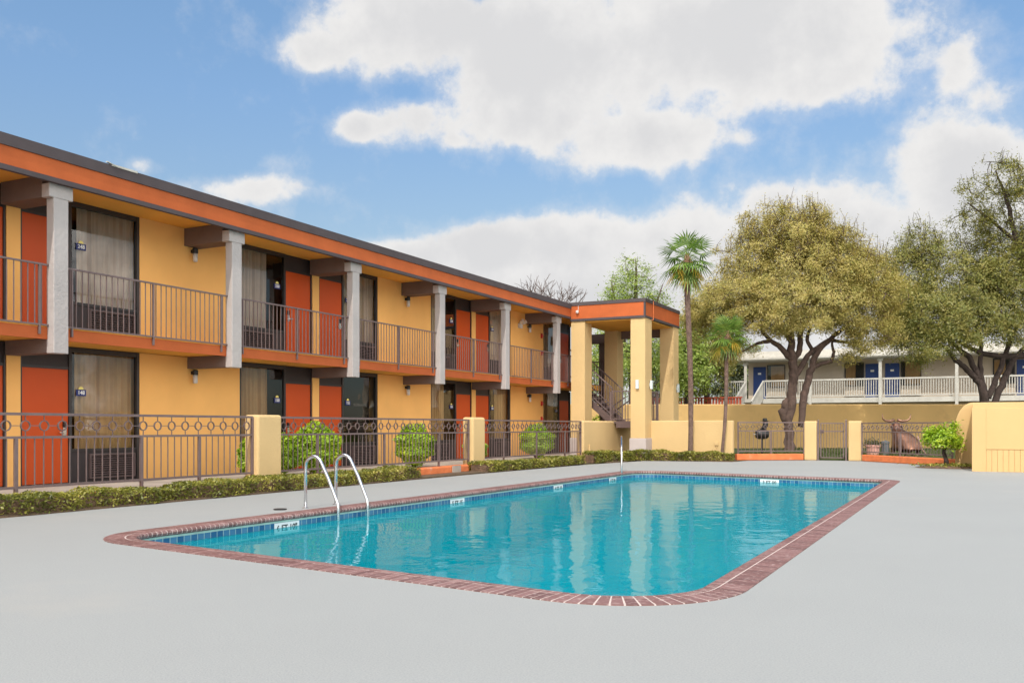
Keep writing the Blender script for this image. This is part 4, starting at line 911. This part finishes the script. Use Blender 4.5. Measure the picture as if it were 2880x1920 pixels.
oak_b = [bl(ok, 2235, 750, 185, 150, 0, 2.4), bl(ok, 2220, 655, 140, 85, 0.2, 1.8), bl(ok, 2290, 690, 110, 90, 0.6, 1.7), bl(ok, 2110, 790, 105, 85, 0, 1.8), bl(ok, 2070, 850, 110, 75, -.3, 1.7), bl(ok, 2010, 860, 75, 60, 0.6, 1.2),
         bl(ok, 2370, 770, 120, 120, 0, 2.0), bl(ok, 2410, 850, 110, 90, -.4, 1.7), bl(ok, 2440, 940, 80, 55, -.6, 1.1), bl(ok, 2240, 860, 190, 75, -.9, 1.9), bl(ok, 2160, 905, 100, 45, -1.0, 1.1),
         bl(ok, 2385, 985, 28, 40, -.8, 0.5), bl(ok, 2060, 960, 50, 60, 0.2, 0.8), bl(ok, 2470, 800, 80, 90, 0.5, 1.3), bl(ok, 1975, 900, 45, 50, 1.2, .8)]
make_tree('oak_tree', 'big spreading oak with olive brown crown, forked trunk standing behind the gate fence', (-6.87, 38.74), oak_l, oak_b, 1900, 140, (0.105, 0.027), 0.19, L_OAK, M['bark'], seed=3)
def o2(x, y, d=0.0): return ((x - 2780) / 64.5, d, 1.2 + (1200 - y) / 64.5)
o2_l = [([o2(2780, 1262), o2(2776, 1190), o2(2770, 1120), o2(2752, 1075), o2(2728, 1046), o2(2705, 1025), o2(2683, 1010), o2(2662, 981), o2(2620, 950)], [0.30, 0.25, 0.2, 0.15, 0.13, 0.11, 0.1, 0.07, 0.03]),
        ([o2(2772, 1120), o2(2748, 1050), o2(2726, 1005), o2(2690, 975), o2(2640, 930), o2(2590, 880)], [0.15, 0.13, 0.12, 0.09, 0.06, 0.03]),
        ([o2(2772, 1110), o2(2760, 1065), o2(2755, 1015), o2(2760, 975), o2(2740, 900), o2(2710, 820)], [0.14, 0.12, 0.1, 0.09, 0.07, 0.03]),
        ([o2(2778, 1120), o2(2792, 1092), o2(2808, 1049), o2(2826, 996), o2(2860, 920), o2(2900, 850)], [0.15, 0.13, 0.12, 0.11, 0.08, 0.05]),
        ([o2(2790, 1170), o2(2806, 1110), o2(2830, 1055), o2(2850, 1010), o2(2900, 960)], [0.16, 0.15, 0.14, 0.12, 0.08]),
        ([o2(2690, 960), o2(2730, 980), o2(2763, 994), o2(2817, 1003), o2(2880, 1000), o2(2960, 960)], [0.06, 0.09, 0.11, 0.13, 0.14, 0.16]),
        ([o2(2741, 791), o2(2790, 815), o2(2835, 850), o2(2875, 885), o2(2930, 960)], [0.06, 0.09, 0.11, 0.14, 0.2]),
        ([o2(2960, 1262), o2(2950, 1100), o2(2945, 960), o2(2900, 800), o2(2860, 680), o2(2830, 560), o2(2800, 480)], [0.35, 0.3, 0.26, 0.2, 0.12, 0.08, 0.03]),
        ([o2(2860, 680), o2(2810, 640), o2(2760, 600), o2(2720, 570)], [0.09, 0.07, 0.04, 0.02])]
o2_b = [bl(o2, 2800, 520, 95, 70, 0, 1.6, 64.5, w=0.8), bl(o2, 2860, 620, 120, 120, 0, 2, 64.5, w=1.6), bl(o2, 2760, 650, 75, 60, .4, 1.3, 64.5, w=0.55), bl(o2, 2680, 790, 130, 105, 0, 1.9, 64.5), bl(o2, 2570, 790, 90, 110, .3, 1.6, 64.5), bl(o2, 2800, 830, 130, 110, 0, 2, 64.5),
        bl(o2, 2590, 890, 130, 85, -.5, 1.7, 64.5), bl(o2, 2530, 860, 80, 90, -.2, 1.3, 64.5), bl(o2, 2640, 960, 90, 40, -.8, 1.0, 64.5), bl(o2, 2510, 930, 60, 60, -.6, 1.0, 64.5), bl(o2, 2560, 970, 70, 60, -.8, 1.1, 64.5), bl(o2, 2860, 760, 110, 100, .4, 2, 64.5), bl(o2, 2720, 900, 110, 60, -.3, 1.4, 64.5), bl(o2, 2600, 690, 60, 60, .5, 1, 64.5), bl(o2, 2840, 930, 90, 50, -.6, 1.2, 64.5), bl(o2, 3000, 700, 130, 160, 0, 2, 64.5)]
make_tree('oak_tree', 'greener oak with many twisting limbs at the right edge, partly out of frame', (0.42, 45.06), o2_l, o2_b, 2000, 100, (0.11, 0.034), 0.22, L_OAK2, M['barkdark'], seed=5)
# spring green tree behind the tower
def sp(x, y, d=0.0): return ((x - 1760) / 50.0, d, 1.2 + (1200 - y) / 50.0)
make_tree('willow_tree', 'feathery spring green tree rising behind the stair tower roof', (-17.2, 48.8),
          [([sp(1760, 1262), sp(1758, 1050), sp(1765, 900), sp(1770, 780), sp(1768, 730)], [0.25, 0.2, 0.14, 0.07, 0.02]), ([sp(1758, 1050), sp(1720, 900), sp(1700, 790)], [0.14, 0.08, 0.02]), ([sp(1762, 1000), sp(1820, 880), sp(1845, 800)], [0.14, 0.08, 0.02])],
          [bl(sp, 1765, 800, 60, 80, 0, 1.5, 50), bl(sp, 1715, 840, 45, 60, 0, 1.3, 50), bl(sp, 1830, 870, 50, 70, .3, 1.3, 50), bl(sp, 1740, 980, 90, 110, 0, 1.8, 50), bl(sp, 1850, 1000, 60, 110, .3, 1.5, 50), bl(sp, 1690, 1000, 50, 90, 0, 1.2, 50)],
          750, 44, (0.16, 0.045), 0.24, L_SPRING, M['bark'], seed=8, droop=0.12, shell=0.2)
# trees beyond the wall, between the tower and the white motel
def bgtree(label, px, zc, ytop, wpx, hpx, lmat, clumps, per, seed, name='broadleaf_tree', leaf=(0.16, 0.08), ybase=1240):
    k = 2582.0 / zc; xc = (px - 1440) / k; X = CT * xc - ST * zc; Y = ST * xc + CT * zc
    f = lambda x, y, d=0.0: ((x - px) / k, d, 1.2 + (1200 - y) / k)
    yc = ytop + hpx / 2
    limbs = [([f(px, ybase), f(px + 3, yc + hpx * .25), f(px - 4, yc - hpx * .1), f(px, ytop + hpx * .1)], [0.22, 0.16, 0.09, 0.02]),
             ([f(px + 3, yc + hpx * .25), f(px - wpx * .25, yc), f(px - wpx * .35, yc - hpx * .15)], [0.1, 0.06, 0.02]), ([f(px + 3, yc + hpx * .2), f(px + wpx * .25, yc), f(px + wpx * .35, yc - hpx * .2)], [0.1, 0.06, 0.02])]
    bs = [bl(f, px, yc, wpx * .4, hpx * .42, 0, 1.8, k), bl(f, px - wpx * .28, yc + hpx * .12, wpx * .25, hpx * .3, .3, 1.2, k), bl(f, px + wpx * .28, yc + hpx * .05, wpx * .25, hpx * .32, -.3, 1.2, k), bl(f, px + wpx * .1, ytop + hpx * .2, wpx * .22, hpx * .2, 0, 1.2, k)]
    return make_tree(name, label, (X, Y), limbs, bs, clumps, per, leaf, 0.26, lmat, M['barkdark'], seed=seed, shell=0.4)
bgtree('bright green leafy tree seen between the tower and the tall palm', 1930, 54, 880, 130, 260, L_SPRING, 260, 40, 21)
bgtree('brownish tree beyond the wall between the two palms', 1985, 56, 800, 150, 340, L_OAK2, 330, 40, 22)
bgtree('dark green tree beside the white motel railing, left of its corner post', 2045, 66, 930, 130, 220, L_DARK, 240, 40, 23)
bgtree('light green tree far behind the white motel corner', 2100, 82, 960, 150, 190, L_SPRING, 200, 36, 24)
bgtree('leafy tree seen through the tower opening left of the big column', 1705, 60, 930, 120, 230, L_SPRING, 220, 36, 25)
bgtree('low dark tree behind the red fence', 1880, 68, 960, 150, 190, L_DARK, 220, 40, 26)
# bare tree over the motel roof
def ba(x, y, d=0.0): return ((x - 1505) / 45.0, d, 1.2 + (1200 - y) / 45.0)
bx = (1505 - 1440) / 45.0; bt = thing('bare_tree', 'leafless grey tree top showing above the motel roof', 'tree', (CT * bx - ST * 57, ST * bx + CT * 57, 0)); F = frame(bt.location.x, bt.location.y)
mb = MB(); rg = random.Random(4)
def grow(p, d, l, r, k):
    q = p + d * l; m = p.lerp(q, .5) + Vector((rg.uniform(-1, 1), rg.uniform(-1, 1), rg.uniform(-.3, .6))) * l * 0.08; mb.tube([p, m, q], [r, r * .85, r * .68], 5, cap=False)
    if k == 0: return
    for _ in range(3 if k > 1 else 2):
        nd = (d + Vector((rg.uniform(-.8, .8), rg.uniform(-.8, .8), rg.uniform(-.2, .55)))).normalized(); grow(q, nd, l * rg.uniform(.62, .85), r * .62, k - 1)
grow(Vector(F(0.3, 0, 0)), Vector((0, 0, 1)), 6.2, 0.22, 0); b0 = Vector(F(0.3, 0, 6.1))
for dd in ((-.75, 0, .8), (.75, .2, .8), (0.05, -.4, .95), (-.3, .4, .9), (.45, -.3, .9)): grow(b0, Vector(dd).normalized(), 1.5, 0.08, 4)
mb.build('trunk', M['bark'], bt)

# palms
def palm(label, base, top, rads, crown_r, nf, seed, skirt, thin):
    rg = random.Random(seed); t = thing('palm_tree', label, 'palm', base)
    b = Vector(base); c = Vector(top); mb = MB(); n = 16; pts = []; rr = []
    for k in range(n + 1):
        u = k / n; p = b.lerp(c, u) + Vector((0.05, 0.03, 0)) * math.sin(u * math.pi * 1.3); pts.append(p); rr.append((rads[0] + (rads[1] - rads[0]) * u) * (1 + 0.05 * rg.uniform(-1, 1)))
    mb.tube(pts, rr, 12); mb.build('trunk', M['palmbark'], t, smooth=True)
    mb = MB(); mb.tube([c - Vector((0, 0, skirt)), c - Vector((0, 0, skirt * .72)), c - Vector((0, 0, skirt * .35)), c, c + Vector((0, 0, .25))], [rads[1] * 1.05, rads[1] * 1.75, rads[1] * 1.6, rads[1] * 1.25, rads[1] * .6], 12)
    for k in range(70):
        a = rg.uniform(0, 6.28); z = rg.uniform(-skirt, 0.1); r0 = rads[1] * 1.4; p = c + Vector((math.cos(a) * r0, math.sin(a) * r0, z)); q = p + Vector((math.cos(a) * .07, math.sin(a) * .07, -rg.uniform(.1, .3))); w = Vector((-math.sin(a), math.cos(a), 0)) * .018
        mb.quad(tuple(p - w), tuple(p + w), tuple(q + w * .3), tuple(q - w * .3))
    mb.build('dead_frond_skirt', M['thatch'], t)
    top_ = c + Vector((0, 0, 0.12))
    for k in range(nf):
        a = k * 2.399 + rg.uniform(-.2, .2); u = k / (nf - 1); el = R(78 - 150 * u ** 0.85 + rg.uniform(-8, 8))
        d = Vector((math.cos(a) * math.cos(el), math.sin(a) * math.cos(el), math.sin(el))); pl = crown_r * rg.uniform(.38, .62)
        side = Vector((-math.sin(a), math.cos(a), 0)); nrm = side.cross(d).normalized()
        h0 = top_ + d * pl + Vector((0, 0, -0.10 * pl)); mb = MB(); mi = 1 if (u > 0.70 and rg.random() < 0.75) else 0
        mb.tube([top_ + Vector((0, 0, -0.25 * u)), top_.lerp(h0, .5) + Vector((0, 0, .04)), h0], [0.018, 0.013, 0.010], 5, mi)
        m = 17; span = R(102)
        for j in range(m):
            an = -span + 2 * span * j / (m - 1); ll = crown_r * (0.66 - 0.10 * abs(an) / span) * rg.uniform(.88, 1.08)
            dr = (d * math.cos(an) + side * math.sin(an)).normalized(); wv = (nrm.cross(dr)).normalized() * 0.027 * crown_r
            fold = nrm * 0.10 * ll * abs(math.sin(an))
            p1 = h0 + dr * ll * .5 + fold + Vector((0, 0, -0.03 * ll)); p2 = h0 + dr * ll + fold + Vector((0, 0, -(0.16 + 0.30 * u) * ll * rg.uniform(.6, 1.3)))
            mj = mi if (mi == 0 or rg.random() < 0.8) else 0
            mb.quad(tuple(h0), tuple(p1 - wv), tuple(p1), tuple(p1 + wv), mj); i = len(mb.v); mb.v += [tuple(p1 - wv), tuple(p2), tuple(p1 + wv)]; mb.f.append((i, i + 1, i + 2)); mb.m.append(mj)
        mb.build('frond', [L_PALM, L_PALMY], t)
palm('tall slender fan palm with some yellowed lower fronds beside the tower', (-9.08, 31.85, 0.0), (-9.24, 32.0, 7.12), (0.085, 0.105), 1.08, 27, 2, 1.05, 1)
palm('short fan palm with a yellow lower fringe, right of the tall palm', (-8.02, 32.0, 0.0), (-7.84, 32.25, 4.35), (0.055, 0.075), 0.86, 26, 6, 0.75, 1)

# ------------------------------------------------------------------ white motel beyond the wall
wm = thing('white_motel', 'weathered white motel with blue doors and a long white railing beyond the wall', 'motel', (-5, 62, 0))
RY, WY, FZ = 58.9, 60.4, 2.98; XL, XR = -14.3, 14.0
mb = MB(); mb.box(-13.35, XR, WY, 68, 0, 5.4); mb.build('wall', M['wall_white'], wm)
mb = MB(); mb.box(-14.25, XR, RY - .02, WY - .002, FZ - .12, FZ); mb.build('porch_floor', M['wood_white'], wm)
mb = MB(); mb.box(-14.3, XR, RY - .06, RY - .022, 2.68, 2.98); mb.build('porch_band', M['wood_white'], wm)
mb = MB(); mb.box(-14.0, XR, RY - .45, 69, 5.36, 5.42); mb.build('roof_soffit', M['wood_white'], wm)
mb = MB()
for k in range(4):
    z = 5.42 + k * 0.135; y = RY - 0.50 + k * 0.16; mb.box(-14.05, XR, y, y + 0.5, z, z + 0.13)
mb.box(-14.05, XR, RY + .3, 69, 5.42, 5.95); mb.build('roof', M['shingle'], wm)
for x in (-13.17, -9.22, -5.19, -1.08, 3.05, 7.2):
    mb = MB(); mb.box(x - .085, x + .085, RY - .16, RY - .062, 2.2 if x > -12 else 2.7, 5.30); mb.box(x - .17, x + .17, RY - .2, RY + .0, 5.17, 5.358); mb.build('porch_post', M['wood_white'], wm)
def wrail(x0, x1, parts=True):
    mb = MB(); y = RY - .04; mb.box(x0, x1, y - .05, y + .05, 4.03, 4.13); mb.box(x0, x1, y - .03, y + .03, 3.05, 3.12); n = int((x1 - x0) / 0.135)
    for k in range(n + 1): x = x0 + (x1 - x0) * k / n; mb.box(x - .022, x + .022, y - .02, y + .02, 3.12, 4.03)
    mb.build('railing', M['wood_white'], wm)
wrail(-14.25, -13.27); wrail(-12.0, -9.32); wrail(-9.12, -5.29); wrail(-5.09, -1.18); wrail(-0.98, 2.95); wrail(3.15, 7.1)
for x in (-13.15, -12.05):          # stair rails
    mb = MB(); mb.bar((x, RY - .1, 4.08), (x - .45, RY - 1.5, 2.75), 0.09); mb.quad((x, RY - .1, 4.04), (x - .45, RY - 1.5, 2.71), (x - .45, RY - 1.5, 1.6), (x, RY - .1, 2.98)); mb.build('stair_side', M['wood_white'], wm)
mb = MB()
for k in range(6): mb.box(-13.4, -12.1, RY - .35 - k * .25, RY - .06 - k * .25, 2.75 - k * .2, 2.80 - k * .2)
mb.build('porch_steps', M['wood_white'], wm)
mb = MB(); mb.box(-14.0, -11.2, RY - 1.7, RY - 1.62, 2.42, 2.52)
for k in range(24): mb.box(-14.0 + k * .12, -13.95 + k * .12, RY - 1.69, RY - 1.63, 1.6, 2.42)
mb.build('lower_railing', M['wood_white'], wm)
for i, (xd, s) in enumerate([(-12.62, 1), (-5.78, -1), (-4.65, 1), (2.4, -1), (3.6, 1)]):
    mb = MB(); mb.box(xd - .40, xd + .40, WY - .05, WY - .01, FZ, FZ + 2.1); d = mb.build('door', M['door_blue'], wm)
    mb = MB(); mb.box(xd - .1, xd + .1, WY - .062, WY - .05, FZ + 1.6, FZ + 1.72); pl = mb.build('door_number', M['white'], d)
    mb = MB(); x0, x1 = (xd + s * .48, xd + s * 1.62); mb.box(x0, x1, WY - .06, WY - .01, FZ + .75, FZ + 2.2); w = mb.build('window', M['frame'], wm)
    mb = MB(); x0, x1 = sorted((x0, x1)); mb.quad((x0 + .05, WY - .075, FZ + .8), (x1 - .05, WY - .075, FZ + .8), (x1 - .05, WY - .075, FZ + 2.15), (x0 + .05, WY - .075, FZ + 2.15)); mb.build('pane', M['glass'], w)
    mb = MB(); c0, c1 = (x0 + .08, x0 + .65) if s < 0 else (x0 + .25, x1 - .05); prev = None
    for k in range(31):
        x = c0 + (c1 - c0) * k / 30; q = ((x, WY - .066 + .004 * math.sin(x * 40), FZ + .8), (x, WY - .066 + .004 * math.sin(x * 40), FZ + 2.12))
        if prev: mb.quad(prev[0], q[0], q[1], prev[1])
        prev = q
    mb.build('curtain', M['curtain'], w)
    mb = MB(); mb.box(x0, x1, WY - .2, WY - .01, FZ + .12, FZ + .68); mb.build('air_conditioner', M['wall_white'], wm)
# red fence beyond the wall
rf = thing('wooden_fence', 'dark red slatted fence showing above the wall between tower and palms', 'fence', (-14.7, 56, 0))
mb = MB()
for k in range(36): mb.box(-19.0 + k * .18, -18.88 + k * .18, 55.0, 55.04, 0, 2.92)
mb.build('slats', M['redwood'], rf)
mb = MB(); mb.box(-19.1, -12.5, 54.93, 54.998, 2.92, 3.0); mb.box(-19.1, -12.5, 55.042, 55.09, 1.2, 1.3); mb.build('rails', M['redwood'], rf)

# ------------------------------------------------------------------ things behind the right fence
# grill
g = thing('barbecue_grill', 'black barrel grill on a post with a chimney topped by a flat hat', 'grill', (-7.33, 35.5, 0.13))
F = frame(-7.33, 35.5)
mb = MB(); n = 20; prof = [(0.5 * 0.47 - 0.05 * (1 - abs(math.sin(0))), 0)]
pts = [F(-0.235 + 0.47 * k / 8, 0, 0.92) for k in range(9)]; rr = [0.13, 0.17, 0.185, 0.185, 0.185, 0.185, 0.185, 0.17, 0.13]; mb.tube(pts, rr, 20); mb.build('barrel', M['black'], g, smooth=True)
mb = MB(); mb.tube([F(0.0, 0, 0.13), F(0, 0, 0.76)], 0.035, 10); mb.lathe([(0.12, 0), (0.12, .02), (0.05, .05)], F(0, 0, 0.13), 14); mb.build('post', M['black'], g)
mb = MB(); mb.tube([F(0.06, 0, 1.08), F(0.07, 0, 1.15), F(0.13, 0, 1.27), F(0.13, 0, 1.42)], [0.085, 0.095, 0.10, 0.105], 14); mb.tube([F(0.0, 0, 1.13), F(-0.07, 0, 1.12)], [0.045, 0.02], 8); mb.build('chimney', M['black'], g, smooth=True)
mb = MB(); mb.lathe([(0.17, 0.0), (0.175, 0.012), (0.09, 0.02), (0.085, 0.09), (0.05, 0.11)], F(0.11, 0, 1.425), 18); mb.build('chimney_hat', M['black'], g)
mb = MB(); mb.bar(F(-.33, -.05, .92), F(-.22, -.05, .92), .02); mb.bar(F(-.33, -.05, .92), F(-.33, -.05, 1.0), .02); mb.build('handle', M['steel'], g)
# pot and plant, urn
F = frame(-3.42, 35.9); c = F(0, 0, 0.12)
mb = MB(); mb.lathe([(0.20, 0), (0.24, 0.34), (0.27, 0.35), (0.275, 0.43), (0.25, 0.43), (0.24, 0.39), (0.05, 0.385)], c, 26); o = thing('flower_pot', 'pink round planter with a low green plant behind the fence', 'planter', c); mb.build('pot', M['terracotta'], o)
P = np.array([c[0], c[1], c[2] + 0.47]) + rng.normal(size=(420, 3)) * np.array([.14, .14, .07]); np_quads('plant', leaf_quads(P, 0.14, 0.025, 0.2), L_DARK, parent=o)
F = frame(-3.03, 36.0); c = F(0.02, 0, 0.12)
mb = MB(); mb.lathe([(0.15, 0), (0.155, 0.03), (0.15, .1), (0.135, 0.46), (0.15, 0.47), (0.15, 0.53), (0.13, 0.56), (0.04, 0.575), (0.02, 0.60)], c, 26); o = mb.build('trash_urn', M['urn'], smooth=False); tag(o, 'slate grey lidded ash urn beside the pink planter', 'urn')
# bull statue
bx, by = -2.2, 36.1; F = frame(bx, by)
bs = thing('bull_statue', 'bronze longhorn bull statue seen from behind with wide horns and a hanging tail', 'statue', (bx, by, 0.12))
def skin(name, verts, edges, radii, mat, parent, sub=2):
    me = bpy.data.meshes.new(name); me.from_pydata([F(*v) for v in verts], edges, []); me.materials.append(mat)
    o = bpy.data.objects.new(name, me); COL.objects.link(o); o.parent = parent; o.matrix_parent_inverse = Matrix.Translation(-Vector(parent.location))
    sk = o.modifiers.new('skin', 'SKIN'); sk.use_smooth_shade = True
    for d, r in zip(me.skin_vertices[0].data, radii): d.radius = (r, r) if not isinstance(r, tuple) else r
    me.skin_vertices[0].data[0].use_root = True
    ss = o.modifiers.new('sub', 'SUBSURF'); ss.levels = sub; ss.render_levels = sub
    return o
V = [(0.13, -0.05, 0.62), (0.04, 0.38, 0.66), (-0.08, 0.72, 0.66), (-0.10, 0.86, 1.0), (-0.10, 0.92, 1.28), (-0.10, 0.95, 1.46), (-0.10, 1.15, 1.25),
     (0.27, -0.14, 0.42), (0.28, 0.02, 0.28), (0.27, -0.08, 0.06), (-0.03, -0.14, 0.42), (-0.05, 0.02, 0.28), (-0.04, -0.08, 0.06),
     (0.08, 0.80, 0.40), (0.08, 0.78, 0.06), (-0.28, 0.76, 0.40), (-0.30, 0.72, 0.06)]
Ed = [(0, 1), (1, 2), (2, 3), (3, 4), (4, 5), (4, 6), (0, 7), (7, 8), (8, 9), (0, 10), (10, 11), (11, 12), (2, 13), (13, 14), (2, 15), (15, 16)]
Ra = [0.43, 0.42, 0.40, 0.20, 0.14, 0.11, 0.08, 0.13, 0.07, 0.055, 0.13, 0.07, 0.055, 0.09, 0.055, 0.09, 0.055]
skin('body', V, Ed, Ra, M['bronze'], bs)
for s in (-1, 1):
    mb = MB(); mb.tube([F(-0.10 + s * .06, 0.95, 1.46), F(-0.10 + s * .22, 0.94, 1.41), F(-0.10 + s * .40, 0.92, 1.43), F(-0.10 + s * .50, 0.90, 1.50), F(-0.10 + s * .53, 0.88, 1.69)], [0.055, 0.05, 0.042, 0.03, 0.008], 10); mb.build('horn', M['horn'], bs, smooth=True)
    mb = MB(); mb.tube([F(-0.10 + s * .09, 0.92, 1.27), F(-0.10 + s * .18, 0.90, 1.23), F(-0.10 + s * .27, 0.88, 1.24)], [0.03, 0.05, 0.01], 8); mb.build('ear', M['bronze'], bs, smooth=True)
mb = MB(); mb.tube([F(0.13, -0.36, 0.86), F(0.17, -0.42, 0.72), F(0.21, -0.42, 0.54), F(0.29, -0.40, 0.38), F(0.38, -0.38, 0.27), F(0.44, -0.36, 0.2)], [0.03, 0.022, 0.018, 0.016, 0.03, 0.012], 8); mb.build('tail', M['bronze_pale'], bs, smooth=True)
mb = MB(); q = [F(-0.6, -0.45, 0), F(0.6, -0.45, 0), F(0.6, 1.5, 0), F(-0.6, 1.5, 0)]
for z in (0.125, 0.17): mb.v += [(p[0], p[1], z) for p in q]
mb.f = [(3, 2, 1, 0), (4, 5, 6, 7), (0, 1, 5, 4), (1, 2, 6, 5), (2, 3, 7, 6), (3, 0, 4, 7)]; mb.m = [0] * 6; mb.build('base', M['iron_dark'], bs)

GROUPS = {'stucco_pillar': 'cream stucco fence pillars', 'painted_curb': 'orange curbs under the fences', 'stucco_wall': 'yellow stucco courtyard walls', 'iron_fence': 'brown iron fence panels', 'low_hedge': 'low hedges around the deck',
          'round_shrub': 'round shrubs along the walkway', 'palm_tree': 'fan palms by the tower', 'oak_tree': 'oaks behind the right fence', 'broadleaf_tree': 'trees beyond the wall', 'conduit': 'cream conduits on the low walls'}
for o in list(bpy.data.objects):
    k = o.name.split('.')[0]
    if o.parent is None and k in GROUPS and 'category' in o: o['group'] = GROUPS[k]
